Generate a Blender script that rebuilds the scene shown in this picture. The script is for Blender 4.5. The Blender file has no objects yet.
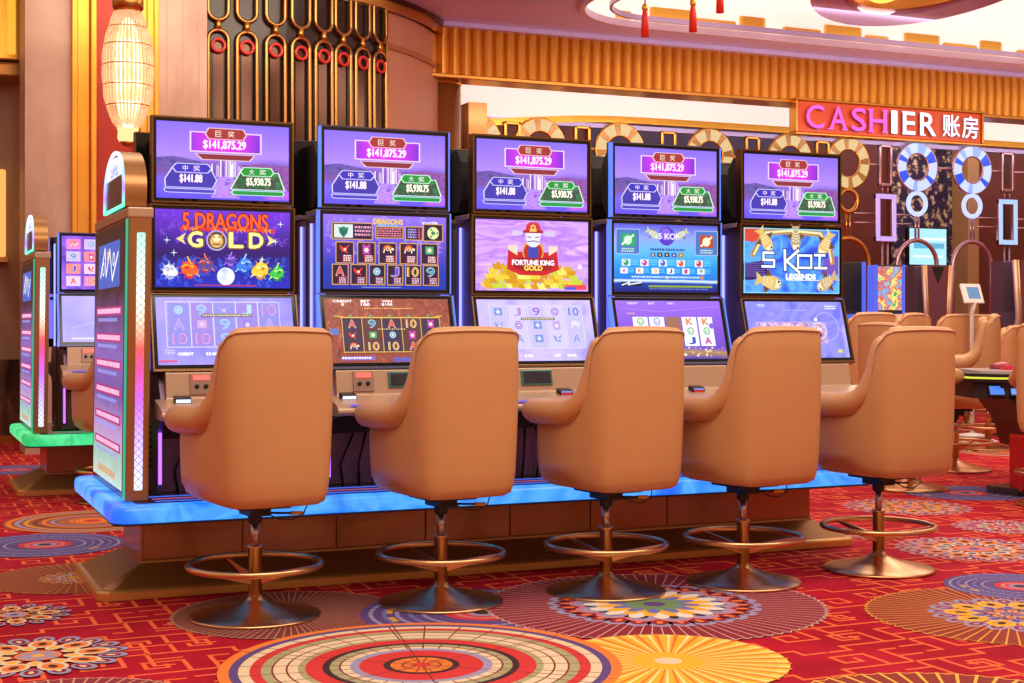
import bpy, math, random
from mathutils import Matrix, Vector
R=random.Random(7)
PI=math.pi
sc=bpy.context.scene
COL=sc.collection
# ------------------------------------------------------------------ camera frame
# world X runs along the bank of machines, world Y away from the players' side
T=math.atan(.436);S,C=math.sin(T),math.cos(T);F=1422.;H=1.215;YH=324.
def cw(a,b): return (a*C+b*S,-a*S+b*C)
def gnd(x,y,z=0.):
    Z=(H-z)*F/(y-YH); return cw((x-512)*Z/F,Z)
def onY(x,y,Y):
    r=(x-512)/F; dx,dy=cw(r,1); t=Y/dy; return (dx*t,H-(y-YH)/F*t)
def atZ(x,y,Z):
    a,b=cw((x-512)*Z/F,Z); return (a,b,H-(y-YH)*Z/F)
# ------------------------------------------------------------------ materials
def lin(h):
    h=h.lstrip('#'); c=[int(h[i:i+2],16)/255 for i in (0,2,4)]
    return tuple((v/12.92 if v<=.04045 else ((v+.055)/1.055)**2.4) for v in c)+(1,)
MC={}
def mat(h,rough=.5,metal=0.,bump=0.,bscale=60.,var=0.,coat=0.,vscale=6.):
    k=('m',h,rough,metal,bump,bscale,var,coat,vscale)
    if k in MC: return MC[k]
    m=bpy.data.materials.new('surface_'+h.strip('#')); m.use_nodes=True
    n=m.node_tree.nodes; l=m.node_tree.links; b=n['Principled BSDF']
    b.inputs['Base Color'].default_value=lin(h); b.inputs['Roughness'].default_value=rough; b.inputs['Metallic'].default_value=metal
    if coat: b.inputs['Coat Weight'].default_value=coat; b.inputs['Coat Roughness'].default_value=.08
    if bump or var:
        tc=n.new('ShaderNodeTexCoord')
        if bump:
            no=n.new('ShaderNodeTexNoise'); no.inputs['Scale'].default_value=bscale; no.inputs['Detail'].default_value=3
            l.new(tc.outputs['Object'],no.inputs['Vector'])
            bp=n.new('ShaderNodeBump'); bp.inputs['Strength'].default_value=bump; bp.inputs['Distance'].default_value=.01
            l.new(no.outputs['Fac'],bp.inputs['Height']); l.new(bp.outputs['Normal'],b.inputs['Normal'])
        if var:
            no=n.new('ShaderNodeTexNoise'); no.inputs['Scale'].default_value=vscale; no.inputs['Detail'].default_value=4
            l.new(tc.outputs['Object'],no.inputs['Vector'])
            mx=n.new('ShaderNodeMix'); mx.data_type='RGBA'; c=lin(h)
            mx.inputs[6].default_value=tuple(v*(1-var) for v in c[:3])+(1,)
            mx.inputs[7].default_value=tuple(min(1,v*(1+var)) for v in c[:3])+(1,)
            l.new(no.outputs['Fac'],mx.inputs[0]); l.new(mx.outputs[2],b.inputs['Base Color'])
    MC[k]=m; return m
def em(h,s=1.):
    k=('e',h,s)
    if k in MC: return MC[k]
    m=bpy.data.materials.new('lit_'+h.strip('#')); m.use_nodes=True
    b=m.node_tree.nodes['Principled BSDF']
    b.inputs['Base Color'].default_value=(.01,.01,.01,1); b.inputs['Roughness'].default_value=.3
    b.inputs['Emission Color'].default_value=lin(h); b.inputs['Emission Strength'].default_value=s*1.12
    MC[k]=m; return m
def emnoise(cols,scale=4.,s=1.,stretch=(1,1,1),dist=0.,detail=3.,wave=False):
    """lit surface whose picture is a ramp over noise in object space"""
    k=('n',tuple(cols),scale,s,stretch,dist,wave)
    if k in MC: return MC[k]
    m=bpy.data.materials.new('lit_pattern'); m.use_nodes=True
    n=m.node_tree.nodes; l=m.node_tree.links; b=n['Principled BSDF']
    b.inputs['Base Color'].default_value=(.01,.01,.01,1); b.inputs['Roughness'].default_value=.3
    tc=n.new('ShaderNodeTexCoord'); mp=n.new('ShaderNodeMapping'); mp.inputs['Scale'].default_value=stretch
    l.new(tc.outputs['Object'],mp.inputs['Vector'])
    if wave:
        no=n.new('ShaderNodeTexWave'); no.wave_type='RINGS'; no.inputs['Distortion'].default_value=dist
        no.inputs['Detail'].default_value=2
    else:
        no=n.new('ShaderNodeTexNoise'); no.inputs['Detail'].default_value=detail; no.inputs['Distortion'].default_value=dist
    no.inputs['Scale'].default_value=scale
    l.new(mp.outputs['Vector'],no.inputs['Vector'])
    cr=n.new('ShaderNodeValToRGB'); e=cr.color_ramp.elements
    lo,hi=(.0,1.) if wave else (.32,.68)
    e[0].position=lo; e[0].color=lin(cols[0]); e[1].position=hi; e[1].color=lin(cols[-1])
    for i,c in enumerate(cols[1:-1]):
        q=e.new(lo+(hi-lo)*(i+1)/(len(cols)-1)); q.color=lin(c)
    l.new(no.outputs['Fac'],cr.inputs['Fac']); l.new(cr.outputs['Color'],b.inputs['Emission Color'])
    b.inputs['Emission Strength'].default_value=s*1.3
    MC[k]=m; return m
def emgrad(stops,axis='Z',lo=0.,hi=1.,s=1.,noise=0.,nscale=5.):
    """lit surface with a colour ramp along a local axis"""
    k=('g',tuple(stops),axis,lo,hi,s,noise)
    if k in MC: return MC[k]
    m=bpy.data.materials.new('lit_gradient'); m.use_nodes=True
    n=m.node_tree.nodes; l=m.node_tree.links; b=n['Principled BSDF']
    b.inputs['Base Color'].default_value=(.01,.01,.01,1); b.inputs['Roughness'].default_value=.3
    tc=n.new('ShaderNodeTexCoord'); sp=n.new('ShaderNodeSeparateXYZ'); l.new(tc.outputs['Object'],sp.inputs[0])
    mr=n.new('ShaderNodeMapRange'); mr.inputs[1].default_value=lo; mr.inputs[2].default_value=hi
    l.new(sp.outputs[axis],mr.inputs[0]); src=mr.outputs[0]
    if noise:
        no=n.new('ShaderNodeTexNoise'); no.inputs['Scale'].default_value=nscale; no.inputs['Detail'].default_value=4
        l.new(tc.outputs['Object'],no.inputs['Vector'])
        ma=n.new('ShaderNodeMath'); ma.operation='MULTIPLY_ADD'; ma.inputs[1].default_value=noise; 
        l.new(no.outputs['Fac'],ma.inputs[0]); l.new(src,ma.inputs[2])
        mb=n.new('ShaderNodeMath'); mb.operation='SUBTRACT'; mb.inputs[1].default_value=noise/2
        l.new(ma.outputs[0],mb.inputs[0]); src=mb.outputs[0]
    cr=n.new('ShaderNodeValToRGB'); e=cr.color_ramp.elements
    e[0].position=stops[0][0]; e[0].color=lin(stops[0][1]); e[1].position=stops[-1][0]; e[1].color=lin(stops[-1][1])
    for p,c in stops[1:-1]:
        q=e.new(p); q.color=lin(c)
    l.new(src,cr.inputs['Fac']); l.new(cr.outputs['Color'],b.inputs['Emission Color'])
    b.inputs['Emission Strength'].default_value=s*1.3
    MC[k]=m; return m
def marble(a,b_,c,scale=3.,rough=.25):
    m=bpy.data.materials.new('marble'); m.use_nodes=True
    n=m.node_tree.nodes; l=m.node_tree.links; b=n['Principled BSDF']
    b.inputs['Roughness'].default_value=rough
    tc=n.new('ShaderNodeTexCoord'); mp=n.new('ShaderNodeMapping'); mp.inputs['Scale'].default_value=(1,1,.35)
    l.new(tc.outputs['Object'],mp.inputs['Vector'])
    no=n.new('ShaderNodeTexNoise'); no.inputs['Scale'].default_value=scale; no.inputs['Detail'].default_value=8; no.inputs['Distortion'].default_value=1.6
    l.new(mp.outputs[0],no.inputs['Vector'])
    cr=n.new('ShaderNodeValToRGB'); e=cr.color_ramp.elements
    e[0].position=.3; e[0].color=lin(a); e[1].position=.72; e[1].color=lin(c)
    q=e.new(.5); q.color=lin(b_)
    l.new(no.outputs['Fac'],cr.inputs['Fac']); l.new(cr.outputs['Color'],b.inputs['Base Color'])
    return m
# ------------------------------------------------------------------ mesh builder
class MB:
    def __init__(s): s.v=[];s.f=[];s.mi=[];s.sm=[];s.mats=[];s.M=None
    def mx(s,m):
        if m not in s.mats: s.mats.append(m)
        return s.mats.index(m)
    def add(s,vs,fs,m,smooth=False):
        o=len(s.v); i=s.mx(m)
        for p in vs:
            p=Vector(p)
            s.v.append(tuple(s.M@p) if s.M else tuple(p))
        for f in fs: s.f.append(tuple(o+k for k in f)); s.mi.append(i); s.sm.append(smooth)
        return s
    def box(s,a,b,m):
        x0,y0,z0=a;x1,y1,z1=b
        return s.add([(x0,y0,z0),(x1,y0,z0),(x1,y1,z0),(x0,y1,z0),(x0,y0,z1),(x1,y0,z1),(x1,y1,z1),(x0,y1,z1)],
            [(3,2,1,0),(4,5,6,7),(0,1,5,4),(1,2,6,5),(2,3,7,6),(3,0,4,7)],m)
    def prism(s,pts,a,b,m,axis='z',smooth=False,side=None):
        """2D outline extruded: axis z (x,y), y (x,z), x (y,z)"""
        def P(p,t): return {'z':(p[0],p[1],t),'y':(p[0],t,p[1]),'x':(t,p[0],p[1])}[axis]
        n=len(pts)
        s.add([P(p,a) for p in pts]+[P(p,b) for p in pts],[tuple(range(n))[::-1],tuple(range(n,2*n))],m,False)
        return s.add([P(p,a) for p in pts]+[P(p,b) for p in pts],[(i,(i+1)%n,n+(i+1)%n,n+i) for i in range(n)],side or m,smooth)
    def loft(s,rings,m,close=True,cap=True,smooth=True):
        n=len(rings[0]); vs=[p for r in rings for p in r]; fs=[]
        for i in range(len(rings)-1):
            for j in range(n if close else n-1):
                k=(j+1)%n
                fs.append((i*n+j,i*n+k,(i+1)*n+k,(i+1)*n+j))
        if cap:
            fs.append(tuple(range(n))[::-1]); fs.append(tuple(range((len(rings)-1)*n,len(rings)*n)))
        return s.add(vs,fs,m,smooth)
    def tube(s,path,r,m,seg=10,closed=False,cap=True,flat=1.):
        path=[Vector(p) for p in path]; n=len(path)
        rr=r if isinstance(r,(list,tuple)) else [r]*n
        rings=[];prev=None
        for i,p in enumerate(path):
            if closed: d=path[(i+1)%n]-path[i-1]
            else: d=path[min(i+1,n-1)]-path[max(i-1,0)]
            d.normalize()
            if prev is None:
                a=Vector((0,0,1)) if abs(d.z)<.9 else Vector((1,0,0))
                u=d.cross(a).normalized()
            else:
                u=(prev-d*prev.dot(d)).normalized()
            prev=u; w=d.cross(u)
            rings.append([tuple(p+(u*math.cos(t)+w*math.sin(t)*flat)*rr[i]) for t in [2*PI*k/seg for k in range(seg)]])
        if closed: rings.append(rings[0])
        return s.loft(rings,m,True,cap and not closed)
    def lathe(s,prof,m,seg=40,c=(0,0,0),cap=True):
        rings=[[(c[0]+r*math.cos(2*PI*k/seg),c[1]+r*math.sin(2*PI*k/seg),c[2]+z) for k in range(seg)] for r,z in prof]
        return s.loft(rings,m,True,cap)
    def build(s,name,parent=None,bevel=0.,loc=None,rot=None,sub=0):
        me=bpy.data.meshes.new(name); me.from_pydata(s.v,[],s.f)
        for m in s.mats: me.materials.append(m)
        me.polygons.foreach_set('material_index',s.mi); me.polygons.foreach_set('use_smooth',s.sm)
        me.update()
        o=bpy.data.objects.new(name,me); COL.objects.link(o)
        if parent: o.parent=parent
        if loc: o.location=loc
        if rot: o.rotation_euler=rot
        if bevel:
            b=o.modifiers.new('b','BEVEL'); b.width=bevel; b.segments=2; b.limit_method='ANGLE'; b.angle_limit=.6
        if sub:
            b=o.modifiers.new('s','SUBSURF'); b.levels=sub; b.render_levels=sub
        return o
def tag(o,label=None,cat=None,group=None,kind=None):
    if label: o['label']=label
    if cat: o['category']=cat
    if group: o['group']=group
    if kind: o['kind']=kind
    return o
def thing(name,label,cat,loc=(0,0,0),rz=0.,group=None,scale=1.):
    o=bpy.data.objects.new(name,None); COL.objects.link(o); o.empty_display_size=.1
    o.location=loc; o.rotation_euler=(0,0,rz); o.scale=(scale,)*3
    return tag(o,label,cat,group)
def dup(root,loc,rz,label,group=None,scale=1.,skip=()):
    r=root.copy(); COL.objects.link(r); r.location=loc; r.rotation_euler=(0,0,rz); r.scale=(scale,)*3
    r['label']=label
    if group: r['group']=group
    for ch in list(root.children):
        if ch.name.split('.')[0] in skip: continue
        c=ch.copy(); COL.objects.link(c); c.parent=r
        for g in list(ch.children):
            d=g.copy(); COL.objects.link(d); d.parent=c
    return r
# ------------------------------------------------------------------ text
TX={}
def text_mesh(body):
    if body in TX: return TX[body]
    cu=bpy.data.curves.new('t','FONT'); cu.body=body; cu.resolution_u=3
    ob=bpy.data.objects.new('t',cu); COL.objects.link(ob)
    bpy.context.view_layer.update()
    dg=bpy.context.evaluated_depsgraph_get(); me=ob.evaluated_get(dg).to_mesh()
    vs=[(v.co.x,v.co.y) for v in me.vertices]; fs=[tuple(p.vertices) for p in me.polygons]
    ob.evaluated_get(dg).to_mesh_clear(); bpy.data.objects.remove(ob); bpy.data.curves.remove(cu)
    if vs:
        x0=min(v[0] for v in vs);x1=max(v[0] for v in vs);y0=min(v[1] for v in vs);y1=max(v[1] for v in vs)
        w=max(x1-x0,1e-4);h=max(y1-y0,1e-4)
        vs=[((x-x0)/w,(y-y0)/h) for x,y in vs]
    TX[body]=(vs,fs); return TX[body]
class Art:
    """flat picture on a screen: unit coordinates u,v on a w x h rectangle facing -y"""
    def __init__(s,mb,w,h,z0=0.,y0=0.,x0=None):
        s.mb=mb;s.w=w;s.h=h;s.z0=z0;s.y=y0;s.x0=-w/2 if x0 is None else x0;s.k=0
    def P(s,u,v): return (s.x0+u*s.w,s.y-s.k*.00008,s.z0+v*s.h)
    def poly(s,pts,m): s.k+=1; s.mb.add([s.P(u,v) for u,v in pts],[tuple(range(len(pts)))],m); return s
    def rect(s,u0,v0,u1,v1,m): return s.poly([(u0,v0),(u1,v0),(u1,v1),(u0,v1)],m)
    def disc(s,u,v,r,m,n=18,ru=None,rot=0,a0=0,a1=2*PI):
        a=s.h/s.w; ru=r if ru is None else ru
        pts=[]
        for k in range(n):
            t=a0+(a1-a0)*k/(n if a1-a0>6.2 else n-1)
            x,y=ru*math.cos(t),r*math.sin(t); pts.append((u+(x*math.cos(rot)-y*math.sin(rot))*a,v+x*math.sin(rot)+y*math.cos(rot)))
        return s.poly(pts,m)
    def ring(s,u,v,r0,r1,m,n=24,a0=0,a1=2*PI):
        a=s.h/s.w; s.k+=1; vs=[];fs=[]
        for k in range(n+1):
            t=a0+(a1-a0)*k/n
            vs+=[s.P(u+r0*a*math.cos(t),v+r0*math.sin(t)),s.P(u+r1*a*math.cos(t),v+r1*math.sin(t))]
        for k in range(n): fs.append((2*k,2*k+1,2*k+3,2*k+2))
        s.mb.add(vs,fs,m); return s
    def star(s,u,v,r,m,n=5,inner=.45,rot=PI/2):
        a=s.h/s.w; return s.poly([(u+(r if k%2==0 else r*inner)*math.cos(rot+PI*k/n)*a,v+(r if k%2==0 else r*inner)*math.sin(rot+PI*k/n)) for k in range(2*n)],m)
    def line(s,pts,wd,m,closed=False):
        a=s.h/s.w; q=list(pts)+([pts[0]] if closed else []); s.k+=1
        for (u0,v0),(u1,v1) in zip(q,q[1:]):
            dx=(u1-u0)/a;dy=v1-v0;L=math.hypot(dx,dy) or 1;nx,ny=-dy/L*wd/2,dx/L*wd/2;ex,ey=dx/L*wd/2,dy/L*wd/2
            s.mb.add([s.P(u0+(nx-ex)*a,v0+ny-ey),s.P(u0+(-nx-ex)*a,v0-ny-ey),s.P(u1+(-nx+ex)*a,v1-ny+ey),s.P(u1+(nx+ex)*a,v1+ny+ey)],[(0,1,2,3)],m)
        return s
    def frame(s,u0,v0,u1,v1,wd,m): return s.line([(u0,v0),(u1,v0),(u1,v1),(u0,v1)],wd,m,True)
    def text(s,body,u0,v0,u1,v1,m,arc=0.,bold=0.,slant=0.):
        vs,fs=text_mesh(body); offs=[(0,0)] if not bold else [(-bold,0),(bold,0),(0,bold),(0,-bold),(0,0)]
        for ou,ov in offs:
            s.k+=1
            s.mb.add([s.P(u0+(u1-u0)*x+ou*s.h/s.w+slant*y*(v1-v0),v0+(v1-v0)*y+ov+arc*math.sin(PI*x)) for x,y in vs],fs,m)
        return s
    def smalltext(s,u0,v0,u1,v1,m,rows=3,seed=1):
        r=random.Random(seed)
        for k in range(rows):
            v=v1-(v1-v0)*(k+.5)/rows; hh=(v1-v0)/rows*.28; u=u0
            while u<u1:
                w=r.uniform(.006,.02); s.rect(u,v-hh,min(u+w,u1),v+hh,m); s.k-=1; u+=w+.006
        return s
# ------------------------------------------------------------------ common materials
LEATHER=mat('#ca9463',.42,0,.12,240.,.05)
PIPING=mat('#d6ab88',.4)
BRASS=mat('#d8a878',.28,1.,.02,30.)
STEEL=mat('#b9a9a6',.22,1.)
BLACK=mat('#15110f',.45)
BLACKG=mat('#0d0a0c',.12)
GOLDM=mat('#d49a4c',.28,1.,.03,20.)
BRONZE=mat('#8a6645',.3,1.)
BEIGE=mat('#c39f86',.38,.35)
TAN=mat('#b07a4a',.3,.6)
PURP=mat('#6e5670',.3,.5)
DKGREY=mat('#2a2226',.5)
GOLDL=mat('#e8a845',.3,.85,.2,9.)
# ================================================================== CHAIR
def chair_path(n=61):
    """plan of the outer face: left arm front -> back -> right arm front; returns (x,y,inward normal)"""
    base=[(-.283,.235),(-.285,.16),(-.283,.06),(-.272,-.04),(-.259,-.12),(-.247,-.18),(-.225,-.225),(-.18,-.25),(-.1,-.262),(0,-.266)]
    pts=base+[(-x,y) for x,y in base[-2::-1]]
    P=[Vector((x,y,0)) for x,y in pts]
    out=[]
    m=len(P)-1
    for k in range(n):
        t=k/(n-1)*m; i=min(int(t),m-1); f=t-i
        p0=P[max(i-1,0)];p1=P[i];p2=P[i+1];p3=P[min(i+2,m)]
        q=.5*((2*p1)+(p2-p0)*f+(2*p0-5*p1+4*p2-p3)*f*f+(3*p1-p0-3*p2+p3)*f**3)
        out.append(q)
    res=[]
    for k,q in enumerate(out):
        d=(out[min(k+1,n-1)]-out[max(k-1,0)]).normalized()
        nin=Vector((-d.y,d.x,0))   # inward for this winding
        if nin.dot(Vector((0,0.0,0))-q)<0: nin=-nin
        res.append((q,nin))
    return res
def sstep(x): x=max(0,min(1,x)); return x*x*(3-2*x)
def topz(q):
    y=q.y
    if y<-.235: return 1.188+.012*(1-(abs(q.x)/.26)**2)
    t=1.186-.05*sstep((y+.235)/.055)
    if y<-.175: return t
    if y<.04:
        a=(y+.175)/.215
        return .788+(1.136-.788)*(1-a)**2.9
    return .788
def make_chair(label,loc,rz,group):
    t=thing('swivel_stool',label,'stool',loc,rz,group)
    path=chair_path()
    s=MB(); rings=[]
    for q,nn in path:
        zt=topz(q); zb=.487+.018*sstep((q.y+.2)/.35)
        th=.085 if zt>1.1 else .06
        prof=[(.10,zb),(.045,zb-.006),(.016,zb+.008),(.004,zb+.04)]
        L=zt-zb
        for f in (.15,.3,.5,.7,.85): prof.append((-.006*math.sin(PI*f),zb+L*f))
        prof+=[(.002,zt-.03),(.008,zt-.012),(.022,zt),(th*.6,zt+.002),(th-.012,zt-.006),(th,zt-.03),(th,zb+L*.5),(th,zb+.05)]
        ring=[]
        for off,z in prof:
            k=1-.085*(1-(z-.46)/.74)**1.2 if z<1.2 else 1
            p=q+nn*off
            ring.append((p.x*k*.975,p.y*(1-.03*(1-(z-.46)/.74)),z))
        rings.append(ring)
    BO=(0,-.065,0)
    s.loft(rings,LEATHER,True,True); s.build('shell',t,loc=BO)
    # piping along the upper outer edge
    s=MB(); pp=[]
    for q,nn in path:
        zt=topz(q); z=zt-.016; k=1-.085*(1-(z-.46)/.74)**1.2
        p=q+nn*.001; off=.0
        pp.append((p.x*k*.975,p.y*(1-.03*(1-(z-.46)/.74)),z))
    s.tube(pp,.0042,PIPING,6); s.build('piping',t,loc=BO)
    # armrest rolls
    for sg in (-1,1):
        s=MB(); pts=[(.262,.300),(.268,.285),(.270,.245),(.270,.17),(.264,.06),(.250,-.01),(.236,-.06),(.224,-.095),(.214,-.118),(.208,-.135),(.202,-.15),(.195,-.165)]
        zs=[.818,.818,.818,.819,.822,.832,.862,.91,.98,1.06,1.12,1.145]; rr=[.016,.044,.057,.060,.058,.052,.047,.042,.037,.034,.03,.018]
        s.tube([(sg*x,y,z) for (x,y),z in zip(pts,zs)],rr,LEATHER,16); s.build('armrest',t,loc=BO)
    # seat cushion
    def cushion(x,y0,y1,z0,z1,r):
        rings=[]
        def rr(xh,ya,yb,z):
            c=min(.07,xh*.4); out=[]
            for cx,cy,a0 in ((xh-c,yb-c,0),(-xh+c,yb-c,PI/2),(-xh+c,ya+c,PI),(xh-c,ya+c,3*PI/2)):
                for k in range(6): a=a0+k*PI/10; out.append((cx+c*math.cos(a),cy+c*math.sin(a),z))
            return out
        for i in (r*.8,):
            rings.append(rr(x-i,y0+i,y1-i,z0))
        rings.append(rr(x-.2*r,y0+.2*r,y1-.2*r,z0+.3*r)); rings.append(rr(x,y0,y1,z0+r)); rings.append(rr(x,y0,y1,z1-r))
        rings.append(rr(x-.2*r,y0+.2*r,y1-.2*r,z1-.3*r)); rings.append(rr(x-.8*r,y0+.8*r,y1-.8*r,z1)); rings.append(rr(x*.4,y0*.4,y1*.4,z1+.008))
        m=MB(); m.loft(rings,LEATHER); return m
    cushion(.212,-.17,.315,.478,.60,.04).build('seat',t,loc=BO)
    m=cushion(.19,-.28,.28,0,.085,.035); m.build('back_cushion',t,loc=(0,-.25,.90),rot=(-PI/2,0,0))
    # mechanism
    s=MB(); s.box((-.11,-.13,.455),(.11,.10,.488),BLACK); s.box((-.045,-.07,.42),(.045,.07,.46),BLACK); s.lathe([(.026,.385),(.03,.40),(.03,.43)],BLACK,20)
    s.build('swivel_mechanism',t,.004)
    s=MB(); s.tube([(.03,-.05,.432),(.09,-.06,.428),(.145,-.065,.425)],.005,BLACK,8); lv=s.build('lever',t)
    s=MB(); s.tube([(.13,-.065,.4255),(.185,-.068,.423)],.008,mat('#e0b040',.4),10); s.build('lever_grip',lv)
    s=MB(); s.tube([(.0,-.10,.445),(.05,-.12,.415),(.11,-.12,.405),(.17,-.11,.425),(.2,-.08,.46)],.003,BLACK,6); s.build('cable',t)
    s=MB(); s.lathe([(.017,.27),(.017,.40)],STEEL,20); s.build('piston',t)
    s=MB(); s.lathe([(.029,.05),(.029,.283),(.033,.285),(.033,.293),(.02,.296)],BRASS,28); s.build('column',t)
    s=MB(); s.lathe([(.268,.0),(.271,.004),(.270,.009),(.262,.013),(.20,.022),(.13,.040),(.085,.054),(.055,.066),(.038,.076),(.030,.09)],BRASS,64); s.build('base_disc',t)
    s=MB(); s.tube([(.272*math.cos(a),.272*math.sin(a),.214) for a in [2*PI*k/56 for k in range(56)]],.0135,BRASS,12,True)
    fr=s.build('foot_ring',t)
    for a in (205,330,95):
        a=math.radians(a); c,si=math.cos(a),math.sin(a); s=MB()
        o=[(.026,.135),(.026,.175),(.262,.213),(.262,.203)]
        s.M=Matrix.Rotation(a,4,'Z'); s.prism(o,-.008,.008,BRASS,'y'); s.build('spoke',fr)
    return t
GCH='tan swivel stools along the front machines'
spots=[(*gnd(255,617),.13),(*gnd(441,603),.12),(*gnd(606,592),.14),(*gnd(743,583),.13),(*gnd(878.5,570),.10)]
lab=['tan leather swivel stool, nearest and leftmost in front of the dragon game',
     'tan leather swivel stool second from the left, in front of the paytable screen',
     'tan leather swivel stool in the middle of the front row of five',
     'tan leather swivel stool fourth from the left, in front of the blue koi paytable machine',
     'tan leather swivel stool at the right end of the front row, wide armrest showing']
chair0=make_chair(lab[0],(spots[0][0],spots[0][1],.004),spots[0][2],GCH)
for (x,y,a),L in zip(spots[1:],lab[1:]): dup(chair0,(x,y,.004),a,L,GCH)
# ================================================================== BANK BASE
def rounded(x0,y0,x1,y1,r,n=6):
    out=[]
    for cx,cy,a0 in ((x1-r,y1-r,0),(x0+r,y1-r,PI/2),(x0+r,y0+r,PI),(x1-r,y0+r,1.5*PI)):
        for k in range(n+1): a=a0+k*PI/2/n; out.append((cx+r*math.cos(a),cy+r*math.sin(a)))
    return out
def led_mat(cols,s=1.):
    return emnoise(cols,3.2,s,(1,1,1),.6)
def bank_base(name_label,dx,dy,x0,x1,depth,ledc,toc,sidec,which):
    t=thing('lit_machine_plinth',name_label,'plinth',(dx,dy,0))
    e=led_mat(ledc,1.0)
    # acrylic lit slab with soft edge
    s=MB(); rings=[]
    Y0=6.1; Y1=6.1+depth
    for ins,z in ((.03,.372),(.004,.378),(0,.392),(0,.425),(.006,.44),(.02,.447)):
        rings.append([(x,y,z) for x,y in rounded(x0+ins,Y0+ins,x1-ins,Y1-ins,.07-ins*.5)])
    s.loft(rings,e); s.build('lit_slab',t)
    s=MB(); s.prism(rounded(x0+.012,Y0+.012,x1-.012,Y1-.012,.06),.364,.372,DKGREY,'z'); s.build('underside',t)  # added plate that stops the slab glowing down onto the skirt
    s=MB(); s.prism(rounded(x0+.11,Y0+.09,x1-.1,Y1-.09,.04),.447,.450,toc,'z'); 
    tp=s.build('deck_plate',t)
    for k in range(3):
        s=MB(); yy=Y0+.12+.085*k; s.box((x0+.2,yy,.450),(x1-.15,yy+.022,.4515),em([sidec,'#c05a90',sidec][k],.8)); s.build('light_strip',tp)  # reflections on the deck plate, put in as glowing strips
    # cabinet under the slab with panel joints
    sx0=x0+.19; sx1=x1-.10; sy0=Y0+.46; sy1=Y1-.42
    W=mat('#a06a42',.25,.4,.05,14.,.18,.3,2.5)
    s=MB(); s.box((sx0,sy0,.10),(sx1,sy1,.364),W); st=s.build('stand',t,.003)
    n=max(1,int((sx1-sx0)/.42)); 
    for k in range(n):
        a=sx0+.01+(sx1-sx0-.02)*k/n; b=sx0+.01+(sx1-sx0-.02)*(k+1)/n
        s=MB(); s.box((a+.003,sy0-.012,.15),(b-.003,sy0,.360),W); s.lathe([(.0,0),(.009,0),(.009,.006),(0,.006)],STEEL,12,((a+b)/2,0,0)) if False else None
        pn=s.build('door_panel',t,.003)
        s=MB(); s.tube([(b-.05,sy0-.012,.33),(b-.05,sy0-.02,.33)],.008,STEEL,10); s.build('lock',pn)
    s=MB(); s.box((sx0,sy0+.0,.10),(sx1,sy0+.001,.15),W)
    # polished kick skirt: sloping from the floor edge up to the stand
    K=mat('#a87444',.36,.55,.03,6.)
    kx0=x0-.02; kx1=x1+.1; ky0=Y0+.29; ky1=Y1-.22
    s=MB(); c=.045
    def oct_(x0,y0,x1,y1,c,z): return [(x0+c,y0,z),(x1-c,y0,z),(x1,y0+c,z),(x1,y1-c,z),(x1-c,y1,z),(x0+c,y1,z),(x0,y1-c,z),(x0,y0+c,z)]
    KT=mat('#dca45e',.36,.7)
    s.loft([oct_(kx0,ky0,kx1,ky1,c,.003),oct_(kx0,ky0,kx1,ky1,c,.036),oct_(kx0+.008,ky0+.008,kx1-.008,ky1-.008,c,.044),oct_(kx0+.025,ky0+.025,kx1-.025,ky1-.025,c,.046)],KT,smooth=False)
    sk=s.build('kick_trim',t)
    s=MB(); s.loft([oct_(kx0+.022,ky0+.022,kx1-.022,ky1-.022,c,.044),oct_(sx0-.004,sy0-.016,sx1+.004,sy1+.004,.004,.135),oct_(sx0-.002,sy0-.014,sx1+.002,sy1+.002,.004,.145)],K,smooth=False)
    s.build('kick_skirt',t)
    return t
TOPB=mat('#30356a',.12,.3)
bank_base('long plinth glowing blue under the five front machines',0,0,.84,4.76,1.40,['#0850f0','#1c74ff','#4ca4ff','#2080ff'],TOPB,'#4a78ff',0)
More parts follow.
